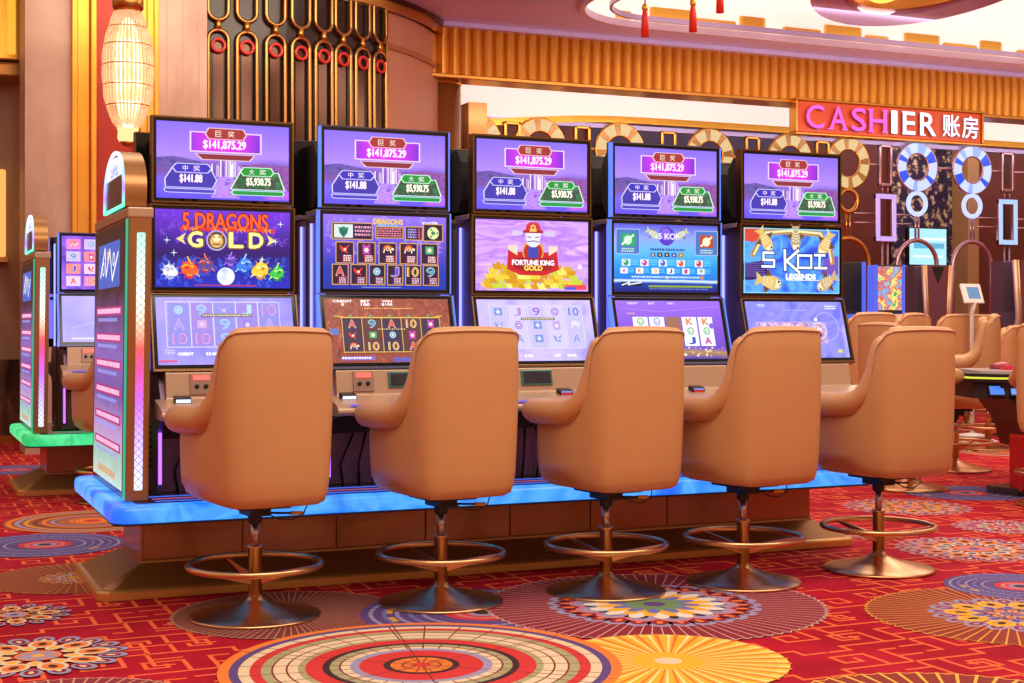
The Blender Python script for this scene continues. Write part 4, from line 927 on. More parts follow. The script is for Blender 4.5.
# ================================================================== LEFT WALLS
PM=marble('#a87e6c','#bf9684','#d2b09c',1.5,.4)
DM=marble('#2c1c16','#5a3c2c','#8a6248',3.,.2)
def struct(s,name,bevel=0,**k):
    o=s.build(name,None,bevel,**k); o['kind']='structure'; return o
YW=13.9
def XW(px,Y=YW): return onY(px,324,Y)[0]
ZT=5.2
s=MB(); s.box((XW(25),YW,0),(XW(71),YW+.6,ZT),PM); tag(struct(s,'wall_left'),'pinkish marble pilaster beside the gold strip','pilaster')
s=MB(); s.box((XW(158),YW-.05,0),(XW(206),YW+.5,ZT),PM)
for k in range(3):
    x=XW(158)+(XW(206)-XW(158))*(k+.5)/3; s.box((x-.004,YW-.053,0),(x+.004,YW-.05,ZT),mat('#b89880',.4))
struct(s,'wall_left')
s=MB(); s.box((XW(0,15.6)-4,15.6,0),(XW(26,15.6),15.9,ZT),marble('#8a6850','#a8866c','#c0a088',1.2,.4)); struct(s,'wall_back')
s=MB(); s.box((XW(0,15.6)-4,15.4,0),(XW(30,15.6),15.62,.85),DM); struct(s,'trim_1')
s=MB(); s.box((XW(0,15.6)-4,15.3,0),(XW(30,15.6),15.45,.08),GOLDM); struct(s,'baseboard_left')
s=MB(); s.box((XW(24,14.9)-.03,14.6,0),(XW(24,14.9)+.02,14.9,ZT),mat('#5a3824',.3,.5)); struct(s,'trim_2')
# gold framed niche with red glass
s=MB(); s.box((XW(71),YW+.25,0),(XW(158),YW+.45,ZT),mat('#d89a48',.35,.6)); struct(s,'wall_center')
def goldpanel(): return GOLDL
n=thing('gold_framed_wall_panel','tall gold framed wall panel with a red glass centre, behind the crystal pendant','wall panel',(XW(115),YW,0))
def gp(x0,x1,y0,y1,z0,z1,m,name,par,bev=.01):
    s=MB(); ox=XW(115); s.box((x0-ox,y0-YW,z0),(x1-ox,y1-YW,z1),m); return s.build(name,par,bev)
GW=mat('#e29a34',.3,.55,.25,5.,.25,0,2.5)
for a,b in ((71,77),(77,90),(90,96),(139,146),(146,153),(153,158)):
    gp(XW(a),XW(b),YW-(.06 if b-a<8 else .0),YW+.25,.1,ZT-.05,GW,'gold_strip',n)
gp(XW(96),XW(139),YW+.14,YW+.2,1.75,ZT-.1,mat('#a4240e',.35,.3,.3,8.,.4,0,3.),'red_glass',n)
gp(XW(96),XW(139),YW+.08,YW+.2,.1,1.75,mat('#b89878',.4,.2),'lower_panel',n)
# gold wall box and lamp at the far left
t=thing('gold_wall_sconce','gold stepped wall sconce box at the top left corner','wall lamp',(*onY(10,40,15.0)[:1],15.2,onY(10,80,15.2)[1]))
s=MB(); s.box((-.32,-.1,.18),(.12,.3,1.6),GOLDL); s.build('housing',t,.02)
s=MB(); s.box((-.36,-.14,.0),(.14,.34,.16),mat('#a87038',.3,.8,.2,8)); s.build('lower_ledge',t,.03)
for k in range(3):
    s=MB(); s.box((-.30+.14*k,-.13,.24),(-.22+.14*k,-.09,1.6),em('#ffb030',1.)); s.build('lit_bar',t,.01)
# small crystal lights on the far left wall, at mid height
t=thing('crystal_wall_lamp','slim glittering wall lamp on the brown wall at far left edge','wall lamp',(XW(1,15.4),15.5,1.9))
s=MB(); s.box((-.14,-.08,0),(.05,.0,.9),em('#ffb45a',1.)); s.build('lit_body',t,.02); s=MB(); s.box((-.16,-.1,-.05),(.07,.1,.0),GOLDM); s.build('base',t)
# ================================================================== DRUM
DXc,DZc,DR=-4.14,17.25,3.27
DX,DY=cw(DXc,DZc)
def phi(px):
    t=(px-512)/F; a=1+t*t;b=-2*(t*DXc+DZc);c_=DXc**2+DZc**2-DR**2
    z=(-b-math.sqrt(max(0,b*b-4*a*c_)))/(2*a); X,Y=cw(t*z,z); return math.atan2(Y-DY,X-DX)
WALLP=mat('#c48a72',.45,0,.04,40.,.05)
def arc(r,a0,a1,z0,z1,m,name,par=None,n=30,r2=None,th=.05):
    s=MB(); sec=[(r,z0),(r2 or r,z1),((r2 or r)-th,z1),(r-th,z0)]
    s.loft([[(DX+p*math.cos(a0+(a1-a0)*k/n),DY+p*math.sin(a0+(a1-a0)*k/n),z) for p,z in sec] for k in range(n+1)],m,smooth=False)
    me=s.build(name,par); return me
a1=phi(206)-.35; a2=phi(383); a3=phi(439.5)
o=arc(DR,a1,a2+2.2,0,4.62,WALLP,'wall_drum',n=90); o.name='wall_drum'; o['kind']='structure'
o=arc(DR+.03,a2+.02,a2+2.2,4.22,4.28,mat('#a86a48',.4),'trim_3',n=60); o['kind']='structure'
o=arc(DR+.10,a1,a2+2.2,4.62,4.70,GOLDM,'trim_4',n=90); o['kind']='structure'
o=arc(DR+.13,a1,a2+2.2,4.70,4.76,mat('#5a3a28',.2,.9),'trim_5',n=90); o['kind']='structure'
s=MB(); prof=[];N=150
rg=[[],[],[]]
for k in range(N+1):
    a=a1+(a2+2.2-a1)*k/N; q=DR+.02+.035*(1 if k%2 else -1)
    for j,z in enumerate((4.76,5.6,5.62)): rg[j].append((DX+(q+.0*j)*math.cos(a),DY+q*math.sin(a),z))
s.loft(rg[:2],GOLDL,False,False,False); o=struct(s,'trim_6')
# lattice screen on the drum
t=thing('ornamental_screen','dark curved wall screen of long gold loops with small red rings','screen',(DX,DY,0))
def arcl(r,a0,a1,z0,z1,m,name,par,n=24,th=.03):
    s=MB(); sec=[(r,z0),(r,z1),(r-th,z1),(r-th,z0)]
    s.loft([[(p*math.cos(a0+(a1-a0)*k/n),p*math.sin(a0+(a1-a0)*k/n),z) for p,z in sec] for k in range(n+1)],m,smooth=False); return s.build(name,par)
b0=phi(206)-.15; b1=phi(383)
arcl(DR+.03,b0,b1,.3,4.62,mat('#2e1c18',.25),'backing',t)
for a in (b1-.006,): arcl(DR+.06,a,a+.012,.3,4.62,GOLDM,'side_frame',t,2)
cxs=[217,245,273,297.6,320,339,358,375]
for px in cxs:
    a=phi(px); 
    def cp(da,z,r=DR+.075): return (r*math.cos(a+da),r*math.sin(a+da),z)
    def stad(z0,z1,hw,n=8):
        o=[]; w=hw/DR
        for k in range(n+1): q=PI*k/n; o.append(cp(w*math.cos(q),z1-hw+hw*math.sin(q)))
        for k in range(n+1): q=PI+PI*k/n; o.append(cp(w*math.cos(q),z0+hw+hw*math.sin(q)))
        return o
    s=MB(); s.tube(stad(4.24,4.60 if False else 4.9,.098),.022,mat('#b08048',.25,1.),8,True); s.build('upper_loop',t)
    s=MB(); s.tube(stad(1.2,4.14,.098),.022,mat('#b08048',.25,1.),8,True); s.build('long_loop',t)
    s=MB(); s.tube([cp(0,4.14),cp(0,4.24)],.03,GOLDM,8); s.build('link',t)
    s=MB(); s.tube([cp(.062/DR*math.cos(2*PI*k/20),3.985+.062*math.sin(2*PI*k/20),DR+.085) for k in range(20)],.017,mat('#c83028',.3),8,True); s.build('red_ring',t)
    arcl(DR+.05,a-.05/DR,a+.05/DR,1.3,4.04,mat('#5e3e30',.18,.6),'inner_slat',t,3,.01)
# ================================================================== CHANDELIER
X,Y,Z=atZ(128,131,11.6)
t=thing('crystal_pendant_lamp','long glowing crystal pendant lamp hanging above the end of the row','pendant lamp',(X,Y,Z))
q=11.6/F
# image heights: finial 131..118, body 118..18, crown 18..-6
GLASS=bpy.data.materials.new('crystal'); GLASS.use_nodes=True
gb=GLASS.node_tree.nodes['Principled BSDF']; gb.inputs['Base Color'].default_value=lin('#e0bc98'); gb.inputs['Roughness'].default_value=.08
gb.inputs['Emission Color'].default_value=lin('#ffd9b0'); gb.inputs['Emission Strength'].default_value=.25; gb.inputs['Transmission Weight'].default_value=.6
def rad(y): # half width in px by image height
    pts=[(131,9),(122,14),(108,20.5),(90,23.5),(65,24.5),(45,23),(28,18.5),(12,13)]
    for (ya,ra),(yb,rb) in zip(pts,pts[1:]):
        if yb<=y<=ya: return ra+(rb-ra)*(ya-y)/(ya-yb)
    return 9
tiers=[(127,106),(105,86),(85,66),(65,46),(45,28),(28,12)]
for j,(ya,yb) in enumerate(tiers):
    s=MB(); n=36
    for k in range(n):
        a=2*PI*k/n; ra=rad(ya)*q;rb=rad(yb)*q; za=(131-ya)*q;zb=(131-yb)*q; zm=(za+zb)/2; rm=(rad((ya+yb)/2)+.8)*q
        w=2*PI*rm/n*.42
        M=Matrix.Rotation(a,4,'Z'); 
        rings=[[tuple(M@Vector(p)) for p in ((r_+.006,0,z),(r_,w*f,z),(r_-.006,0,z),(r_,-w*f,z))] for r_,z,f in ((ra,za,.5),((ra+rm)/2,(za*2+zm)/3,1),(rm,zm,1),(rb,zb,.8))]
        s.loft(rings,GLASS,smooth=False)
    s.build('crystal_tier',t)
    s=MB(); s.tube([(rad(yb)*q*math.cos(2*PI*k/30),rad(yb)*q*math.sin(2*PI*k/30),(131-yb)*q) for k in range(30)],.006,GOLDM,6,True); s.build('ring',t)
s=MB(); s.lathe([(.03,.02),(.075,.12),(.11,.3),(.115,.55),(.08,.8),(.03,.92)],em('#ffdcac',3.6),20); s.build('glowing_core',t)
s=MB(); s.lathe([(.07,-.09),(.085,-.06),(.08,.0),(.09,.02)],em('#ffd090',1.3),18)
s.lathe([(.03,-.13),(.05,-.11),(.07,-.09)],GOLDM,18); s.build('finial',t)
s=MB(); s.lathe([(.10,.97),(.125,1.0),(.125,1.09),(.11,1.11),(.11,1.25),(.02,1.3),(.012,1.6)],GOLDM,24); s.build('crown',t)
# ================================================================== SOFFIT, CEILING
YS=15.7; YB_=19.6
def zS(px,py): return onY(px,py,YS)[1]
s=MB(); x=5.3; k=0; N=0
zb,zt=4.16,4.72
rg=[[],[],[]]
while x<24:
    yy=YS-.06*abs(math.sin(PI*k/6)); rg[0].append((x,yy,zb)); rg[1].append((x,yy,zt)); x+=.145/6; k+=1
s.loft(rg[:2],mat('#cc8834',.3,.75,.1,9.),False,False,False)
s.box((5.3,YS+.02,zb),(24,YS+.25,zt),mat('#8a5a24',.4,.5)); struct(s,'wall_front_soffit').name='trim_7'
s=MB(); s.box((5.2,YS-.09,zb-.05),(24,YS+.3,zb),GOLDM); struct(s,'trim_8',.01)
s=MB(); s.box((5.2,YS+.3,4.95),(30,YB_+.2,5.0),mat('#f0e8e2',.5)); struct(s,'ceiling_lobby').name='ceiling_cashier'
LAV=mat('#c8bcff',.35,.15,0,0,.05)
# lavender cornice ring with a rounded recess opening
def opening(n=8):
    x0,y0=atZ(572,24,16.3)[:2]; o=[(24,14.75)]
    o+=[(8.4,14.75)]
    r=1.1
    for k in range(n+1): a=PI/2+PI/2*k/n; o.append((7.5+r*.8+r*math.cos(a)-.35,14.75-r+r*math.sin(a)))
    o+=[(o[-1][0],8.0),(24,8.0)]
    return o
op=opening()
s=MB(); zc=4.76
bx=[(24,YS+.3),(4.2,YS+.3),(4.2,8.0)]
s.add([(x,y,zc) for x,y in [(24,YS+.3),(5.0,YS+.3),(5.0,8.0),op[-2]]+op[::-1][2:]],[tuple(range(4+len(op)-2))],LAV)
s.box((5.2,YS-.14,zt-.01),(24,YS+.25,zc),LAV); struct(s,'ceiling')
def band(off,z0,z1,m,name,inner=.06):
    s=MB(); pts=op[:-1]; rings=[]
    for i,(x,y) in enumerate(pts):
        p=Vector(pts[max(i-1,0)]);n_=Vector(pts[min(i+1,len(pts)-1)]);d=(n_-p).normalized(); nx,ny=d.y,-d.x   # outward
        rings.append([(x+nx*(off),y+ny*(off),z0),(x+nx*off,y+ny*off,z1),(x+nx*(off+inner),y+ny*(off+inner),z1),(x+nx*(off+inner),y+ny*(off+inner),z0)])
    s.loft(rings,m,smooth=False); return struct(s,name)
band(-.0,4.70,4.78,mat('#c4acc8',.35,.1),'trim_9'); band(-.30,4.72,4.78,mat('#9880a4',.3,.3),'trim_10',.03)
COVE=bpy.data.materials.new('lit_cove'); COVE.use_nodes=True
b_=COVE.node_tree.nodes['Principled BSDF']; b_.inputs['Base Color'].default_value=lin('#f6e8dc'); b_.inputs['Emission Color'].default_value=lin('#f4e6ea'); b_.inputs['Emission Strength'].default_value=.42  # light of the hidden cove strip put into the white paint as glow
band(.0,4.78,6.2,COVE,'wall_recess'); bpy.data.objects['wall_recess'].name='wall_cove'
# gold ornament strips lying against the cove
s=MB()
for k in range(26):
    x=7.6+.62*k; L_=.5 if k%3 else .3
    s.prism([(x,14.70),(x+L_,14.70),(x+L_+.05,14.73),(x-.02,14.73)],4.785,4.785+(.17 if k%2 else .09),mat('#d8a040',.3,.7),'z')
struct(s,'trim_11')
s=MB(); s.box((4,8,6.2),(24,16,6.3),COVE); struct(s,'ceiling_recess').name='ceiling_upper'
# hanging coffer ring at the upper right
X,Y,Z=atZ(932,-30,15.)
s=MB()
for (r0,r1,z0,z1,m) in ((.98,1.35,-.10,.0,LAV),(.90,.98,-.06,.12,mat('#e0a848',.3,.6)),(.1,.9,.10,.12,COVE)):
    n=64; s.loft([[(r0*math.cos(2*PI*k/n),r0*math.sin(2*PI*k/n),z0),(r1*math.cos(2*PI*k/n),r1*math.sin(2*PI*k/n),z0),(r1*math.cos(2*PI*k/n),r1*math.sin(2*PI*k/n),z1),(r0*math.cos(2*PI*k/n),r0*math.sin(2*PI*k/n),z1)] for k in range(n+1)],m,smooth=False,cap=False)
s.box((-.04,-.04,.1),(.04,.04,6.2-Z),GOLDM)
cr_=s.build('ceiling_ring',None,0,loc=(X,Y,Z),rot=(0,0,-T)); cr_.scale=(.88,1.75,1)
tag(cr_,'lavender and gold ceiling ring with a glowing white centre, upper right corner','ceiling ornament')
# flared fluted capital left of the gold band
X,Y,_=atZ(432,20,17.4)
s=MB(); n=80; rg=[]
for r_,z in ((.28,4.1),(.29,4.4),(.33,4.6),(.42,4.78),(.60,4.95),(.85,5.08),(1.1,5.15)):
    rg.append([( (r_*(1+(.03 if k%2 else -.03)))*math.cos(2*PI*k/n),(r_*(1+(.03 if k%2 else -.03)))*math.sin(2*PI*k/n),z) for k in range(n)])
s.loft(rg,GOLDL,smooth=False)
s.lathe([(.28,4.1),(.28,0)],mat('#a06a3c',.3,.5),32); tag(s.build('fluted_column',None,0,loc=(X,Y-.2,0)),'gold fluted column flaring out at its top, beside the round wall','column')
# lanterns' tassels
for i,(px,yb,L) in enumerate(((645,30,'red tassel hanging from the ceiling, leftmost of the three'),(693,25,'red tassel hanging from the ceiling, middle of the three'),(720,6,'red tassel hanging highest, rightmost of the three'))):
    X,Y,Z=atZ(px,yb,12.5); k=12.5/F
    t=thing('red_tassel',L,'tassel',(X,Y,Z),0,'red tassels hanging in the ceiling recess')
    RD=mat('#e8321e',.5)
    s=MB(); s.lathe([(.036,-.06),(.030,.10),(.022,.16)],RD,14); s.build('fringe',t)
    s=MB(); s.lathe([(.016,.16),(.028,.18),(.028,.21),(.014,.23)],mat('#e8b040',.3,.7),14); s.build('bead',t)
    s=MB(); s.tube([(0,0,.22),(0,0,6.2-Z)],.007,RD,6); s.tube([(.05,0,.32),(.05,0,.5)],.014,RD,6); s.build('cord',t)
# ================================================================== CASHIER
YL=17.5
# white cove wall above lattice
s=MB(); n=30; x0,x1=6.9,24
pts=[]
for k in range(n+1):
    x=x0+(x1-x0)*k/n; u=(x-9.5)/8.; z=4.16-.10*max(0,1-u*u*1.0) if False else 4.11-.06*math.exp(-((x-11.5)/1.2)**2)*0+ -.16*math.exp(-((x-7.0)/1.3)**2)
    pts.append((x,z))
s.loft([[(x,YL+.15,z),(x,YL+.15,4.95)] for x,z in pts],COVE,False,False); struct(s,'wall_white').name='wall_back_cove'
s=MB(); s.loft([[(x,YL+.02,z-.09),(x,YL+.02,z),(x,YL+.15,z),(x,YL+.15,z-.09)] for x,z in pts],GOLDL,smooth=False); struct(s,'trim_12')
s=MB(); s.box((x0,YL+.05,3.93),(x1,YL+.14,3.99),LAV); struct(s,'trim_13')
# left brown return + gold pier
s=MB(); xa=onY(441,120,17.2)[0]-.8; xb=onY(467,120,17.2)[0]; xc=onY(486,120,17.2)[0]
s.box((xa,17.3,0),(xb,17.6,4.05),mat('#7a4c30',.4)); struct(s,'wall_side_cashier').name='wall_return'
s=MB(); s.box((xb,17.15,0),(xc,17.65,4.1),mat('#d8a060',.35,.4)); struct(s,'trim_14',.01)
# wood back wall, wallpaper, pillar
YB=19.6
def floral():
    m=bpy.data.materials.new('floral_wallpaper'); m.use_nodes=True
    n=m.node_tree.nodes; l=m.node_tree.links; b=n['Principled BSDF']; b.inputs['Roughness'].default_value=.5
    tc=n.new('ShaderNodeTexCoord'); vo=n.new('ShaderNodeTexVoronoi'); vo.inputs['Scale'].default_value=9.
    no=n.new('ShaderNodeTexNoise'); no.inputs['Scale'].default_value=9; no.inputs['Detail'].default_value=5
    l.new(tc.outputs['Object'],no.inputs['Vector']); mx=n.new('ShaderNodeMix'); mx.data_type='RGBA'; mx.inputs[0].default_value=.25
    l.new(tc.outputs['Object'],mx.inputs[6]); l.new(no.outputs['Color'],mx.inputs[7]); l.new(mx.outputs[2],vo.inputs['Vector'])
    cr=n.new('ShaderNodeValToRGB'); e=cr.color_ramp.elements; e[0].position=.12; e[0].color=lin('#f6e8d0'); e[1].position=.62; e[1].color=lin('#2a2048')
    q=e.new(.36); q.color=lin('#b89868'); q=e.new(.46); q.color=lin('#4a3860')
    l.new(vo.outputs['Distance'],cr.inputs['Fac']); l.new(cr.outputs['Color'],b.inputs['Base Color'])
    return m
WOOD=mat('#6e2c1e',.4,.0,0,0,.15,0,1.5)
s=MB(); s.box((4,YB,0),(30,YB+.2,4.9),WOOD)
x=4.3
while x<30: s.box((x,YB-.02,0),(x+.12,YB,4.9),mat('#4c1c16',.4)); x+=1.25
struct(s,'wall_back')
s=MB(); s.box((onY(893,200,YB-.1)[0],YB-.1,.5),(onY(960,200,YB-.1)[0],YB-.05,4.9),floral()); s.box((onY(590,200,YB-.1)[0],YB-.1,3.2),(onY(800,200,YB-.1)[0],YB-.05,4.9),mat('#3a2850',.4)); tag(struct(s,'wall_paper'),kind='structure').name='trim_15'
s=MB(); s.box((onY(964,200,19)[0],18.9,0),(onY(975,200,19)[0],19.3,4.6),mat('#c89a68',.35,.3)); struct(s,'trim_16',.01)
s=MB(); s.box((onY(975,320,YB)[0],YB-.4,0),(30,YB,.75),mat('#b08868',.4)); s.box((8,18.2,0),(onY(955,320,18.2)[0],18.8,1.15),mat('#8a5838',.3)); struct(s,'trim_17',.01)
# sign
sx0,_=onY(797,110,YS-.2); sx1,_=onY(981,110,YS-.2); 
zt_=onY(797,100,YS-.2)[1]; zb_=onY(797,132,YS-.2)[1]
t=thing('cashier_sign','red-orange cashier sign with pink and white neon letters','sign',((sx0+sx1)/2,YS-.2,zb_))
w=sx1-sx0; h=zt_-zb_
s=MB(); s.box((-w/2,0,0),(w/2,.12,h),mat('#c8502c',.3,.1)); s.build('board',t,.015)
s=MB()
for a,b in (((-w/2-.03,-.03,-.03),(w/2+.03,.14,0)),((-w/2-.03,-.03,h),(w/2+.03,.14,h+.03)),((-w/2-.03,-.03,0),(-w/2,.14,h)),((w/2,-.03,0),(w/2+.03,.14,h))): s.box(a,b,GOLDM)
s.build('frame',t,.008)
def letter(ch,u0,u1,v0,v1,col,bold=.0):
    vs,fs=text_mesh(ch); s=MB(); 
    X0=-w/2+u0*w;X1=-w/2+u1*w
    offs=((-1,0),(1,0),(0,1),(0,-1))
    for ox,oy in offs: s.add([(X0+(X1-X0)*x+ox*bold,-.062,v0*h+(v1-v0)*h*y+oy*bold) for x,y in vs],fs,em(col,1.5))
    s.add([(X0+(X1-X0)*x+.012,-.035,v0*h+(v1-v0)*h*y-.010) for x,y in vs],fs,mat('#4a3a8a',.3))
    return s.build('lit_letter',t)
PK='#ff58b8';WT='#f4f4ff'
lets=[('C',.035,.125,PK),('A',.155,.245,PK),('S',.27,.345,PK),('H',.365,.455,PK),('I',.482,.512,WT),('E',.545,.61,WT),('R',.64,.725,WT),('账',.765,.86,WT),('房',.875,.965,WT)]
for ch,u0,u1,c_ in lets: letter(ch,u0,u1,.14,.86,c_,.004 if ord(ch)<200 else .003)
# serif feet for the roman letters
s=MB()
for u,c_ in ((.158,PK),(.232,PK),(.372,PK),(.448,PK),(.497,WT),(.556,WT),(.654,WT)):
    for v in ((.13,.165),(.835,.87)):
        if u in(.158,.232) and v[0]>.5: continue
        s.box((-w/2+u*w-.045,-.064,v[0]*h),(-w/2+u*w+.045,-.058,v[1]*h),em(c_,1.5))
s.build('lit_serif',t)
# lattice ornaments
LGOLD=mat('#d89a48',.25,.9); LIT=em('#c0ccff',1.15); LBL=em('#2050e0',1.1); LGL=em('#f0cc90',.8); LPK=mat('#c8a0b0',.25,.8)
t=thing('cashier_grille','ornamental grille of lit rings and rectangles across the cashier front','grille',(14.4,YL,0))
def lx(px): return onY(px,200,YL)[0]-14.4
def tubering(c,z,r,tr,m,name,par,flat=1): 
    s=MB(); s.tube([(c+r*math.cos(2*PI*k/32),0,z+r*math.sin(2*PI*k/32)) for k in range(32)],tr,m,8,True); return s.build(name,par)
def big(c,z,lit):
    fr=tubering(c,z,.375,.022,LPK if lit else LGOLD,'ring_frame',t); tubering(c,z,.215,.018,LPK if lit else LGOLD,'inner_rim',fr)
    s=MB(); n=24
    for k in range(n):
        a0=2*PI*k/n;a1_=2*PI*(k+.94)/n; m=(LBL if k in (1,2,10,13,14,21) else LIT) if lit else (LGL if k%3 else mat('#a8784a',.3,.6))
        if lit and k in (4,5,8,17): m=em('#90a8f8',1.1)
        s.prism([(c+r_*math.cos(a),z+r_*math.sin(a)) for r_,a in ((.22,a0),(.37,a0),(.37,a1_),(.22,a1_))],-.02,.02,m,'y')
    s.build('lit_segments',fr)
def small(c,z,lit):
    fr=tubering(c,z,.165,.035,LIT if lit else LGOLD,'small_ring',t)
def rectf(c,z0,z1,hw,wd,m,lit=None):
    s=MB()
    for a,b in (((c-hw,-.03,z0),(c-hw+wd,.03,z1)),((c+hw-wd,-.03,z0),(c+hw,.03,z1)),((c-hw,-.03,z0),(c+hw,.03,z0+wd)),((c-hw,-.03,z1-wd),(c+hw,.03,z1))): s.box(a,b,m)
    o=s.build('rectangle_frame',t,.012)
    if lit:
        s=MB(); e=wd*.12
        for a,b in (((c-hw+e,-.036,z0+e),(c-hw+wd-e,-.03,z1-e)),((c+hw-wd+e,-.036,z0+e),(c+hw-e,-.03,z1-e)),((c-hw+wd,-.036,z0+e),(c+hw-wd,-.03,z0+wd-e)),((c-hw+wd,-.036,z1-wd+e),(c+hw-wd,-.03,z1-e))): s.box(a,b,lit)
        s.build('lit_edge',o)
def arch_(c,m):
    s=MB(); s.tube([(c-.38,0,.9),(c-.38,0,1.95)]+[(c+.38*math.cos(a),0,2.12+.38*math.sin(a)) for a in [PI-PI*k/14 for k in range(15)]]+[(c+.38,0,1.95),(c+.38,0,.9)],.035,m,8); s.build('arch',t)
def bar(x0,x1,z,m,r=.02):
    s=MB(); s.tube([(x0,0,z),(x1,0,z)],r,m,8); s.build('bar',t)
def post(c,z0,z1,m,gap=.05):
    for sg in (-1,1): s=MB(); s.tube([(c+sg*gap,0,z0),(c+sg*gap,0,z1)],.016,m,6); s.build('post',t)
rings_px=[475,540,620,710,790,848,917,972,1052,1098]
rect_px=[512,582,668,752,822,885,1007,1130]
lit_=lambda px: px>870
for px in rings_px:
    c=lx(px); m=LPK if lit_(px) else LGOLD
    big(c,3.62,lit_(px)); small(c,3.06,lit_(px)); post(c,2.5,2.9,m,.03); arch_(c,m)
for px in rect_px:
    c=lx(px); m=LPK if lit_(px) else LGOLD
    rectf(c,3.30,3.93,.125,.045,m); post(c,3.2,3.3,m); rectf(c,2.46,3.19,.195,.09,m,(em('#a0c0ff',1.2) if px>900 else em('#d0a8f8',1.0)) if lit_(px) else None); post(c,.9,2.46,m)
al=sorted([(lx(p),1) for p in rings_px]+[(lx(p),0) for p in rect_px])
for (xa,ka),(xb,kb) in zip(al,al[1:]):
    m=LPK if xb+14.4>13.5 else LGOLD
    bar(xa+(.39 if ka else .125),xb-(.39 if kb else .125),3.62,m)
    if not(ka and kb):
        xa2=xa+(.1 if ka else .2); xb2=xb-(.1 if kb else .2)
        for z in (2.74,2.88): s=MB(); s.tube([(xa2,0,z),(xb2,0,z)],.015,m,6); s.build('bar',t)
# cashier counter screen
X0,Y0=onY(928,255,18.3); 
t=thing('cashier_display','pale blue lit display behind the grille, under the flowered wallpaper','display',(X0,18.3,onY(928,266,18.3)[1]))
s=MB(); s.box((-.40,0,0),(.38,.08,.62),BLACKG); s.build('housing',t,.01); s=MB(); s.box((-.1,.02,-t.location.z),(.1,.07,0),BLACKG); s.build('stand',t)
s=MB(); a=Art(s,.74,.58,.02,-.001); a.rect(0,0,1,1,em('#a8e0f8',1.1)); a.rect(.12,.45,.94,.6,em('#60b0d8',1.)); a.rect(.0,.68,1,.74,em('#ffffff')); a.rect(.1,.2,.9,.26,em('#e8f8ff',1.1)); s.build('screen',t)
# ================================================================== MID-GROUND RIGHT
def far_machine(px0,px1,py0,py1,Zc,label,kind):
    X0,Y0,Z0=atZ((px0+px1)/2,py1,Zc); Z0=0; w=(px1-px0)/F*Zc*.86; top=H-(py0-YH)*Zc/F
    t=thing('slot_machine' if kind!='back' else 'gaming_machine',label,'slot machine',(X0,Y0,0),-T*.55 if kind=='back' else -T*.6)
    prof=[(.25,0),(-.12,0),(-.14,.75),(-.2,.82),(-.12,.95),(0,1.35),(0,top),(.25,top)]
    s=MB(); s.prism(prof,-w/2+.02,w/2-.02,PURP if kind=='back' else DKGREY,'x'); s.build('cabinet',t,.01)
    if kind=='back':
        s=MB(); s.prism([(-w*.46,.5),(-w*.30,1.3),(-w*.40,top),(w*.40,top),(w*.30,1.3),(w*.46,.5)],-.24,-.205,mat('#6e3e50',.35,.2),'y'); s.build('back_cover',t,.005)
        s=MB(); s.prism([(-w*.18,top-.02),(w*.18,top-.02),(0,top-.22)],-.25,-.24,BLACK,'y'); s.build('notch',t)
        for sg in (-1,1):
            s=MB(); s.tube([(sg*w*.50,-.23,.5),(sg*w*.46,-.23,.9),(sg*w*.36,-.23,1.3),(sg*w*.44,-.23,top)],.03,mat('#b8948c',.35,.5),8); s.tube([(sg*w*.42,-.235,.5),(sg*w*.38,-.235,.9),(sg*w*.30,-.235,1.3),(sg*w*.37,-.235,top)],.016,GOLDM,8); s.build('side_rib',t)
    else:
        for sg in (-1,1):
            s=MB(); s.box((sg*w/2-.025,-.03,.6),(sg*w/2+.025,.2,top),em('#5868f0',.9)); s.build('edge_light',t)
        s=MB(); a=Art(s,w*.84,top-1.42,1.40,-.008); a.rect(0,0,1,1,BLACK if kind=='dark' else emnoise(['#30a060','#f0e080','#d04030','#60b0e0','#e0a040'],9.,1.)); s.build('upper_screen',t)
        s=MB(); s.M=Matrix.Translation((0,-.125,.96))@Matrix.Rotation(-.26,4,'X'); a=Art(s,w*.84,.40,0,-.01)
        a.rect(0,0,1,1,em('#3860d0' if kind=='dark' else '#7888f0',.9)); a.star(.3,.5,.12,em('#182860'),4) if kind=='dark' else a.smalltext(.1,.5,.9,.8,em('#c0c8ff'),2,1)
        s.build('lower_screen',t)
    return t
far_machine(837,866,262,322,19.3,'blue lit slot machine with a dark screen, right of the gold koi machine','dark')
far_machine(872,907,265,322,19.0,'blue edged slot machine with a colourful green and yellow screen','lit')
far_machine(909,948,266,330,17.4,'purple machine back with gold ribs, in front of the pale blue display','back')
far_machine(996,1046,261,440,15.3,'purple machine back at the right edge, tallest of the purple ones','back')
t=thing('payment_terminal','small white tilted touch terminal near the right edge','terminal',atZ(976,303,15.0))
s=MB(); s.M=Matrix.Rotation(-.35,4,'X'); s.box((-.14,0,0),(.12,.03,.22),mat('#f0ece8',.4)); s.build('housing',t,.008); s=MB(); s.M=Matrix.Rotation(-.35,4,'X'); s.box((-.08,-.003,.05),(.08,0,.18),em('#7098c0',.9)); s.build('screen',t)
s=MB(); s.tube([(0,.02,.02),(0,.06,-.1),(0,.06,-1.38)],.025,mat('#e0dcd8',.4),10); s.lathe([(.15,-1.41),(.15,-1.39),(.02,-1.37)],mat('#e0dcd8',.4),24,(0,.06,0)); s.build('stand',t)
GB='tan swivel stools around the gaming tables on the right'
bg=[(851,13.2,.1,'tan stool right behind the gold koi machine, only its narrow back showing'),
    (884,13.9,.5,'tan stool with a rounded back, left of the rightmost front stool top'),
    (899,16.1,-.3,'tan stool in front of the green and yellow slot screen'),
    (936,15.4,.2,'tan stool in front of the purple machine back with gold ribs'),
    (966,16.4,-.2,'pale stool farthest back, below the small white terminal'),
    ]
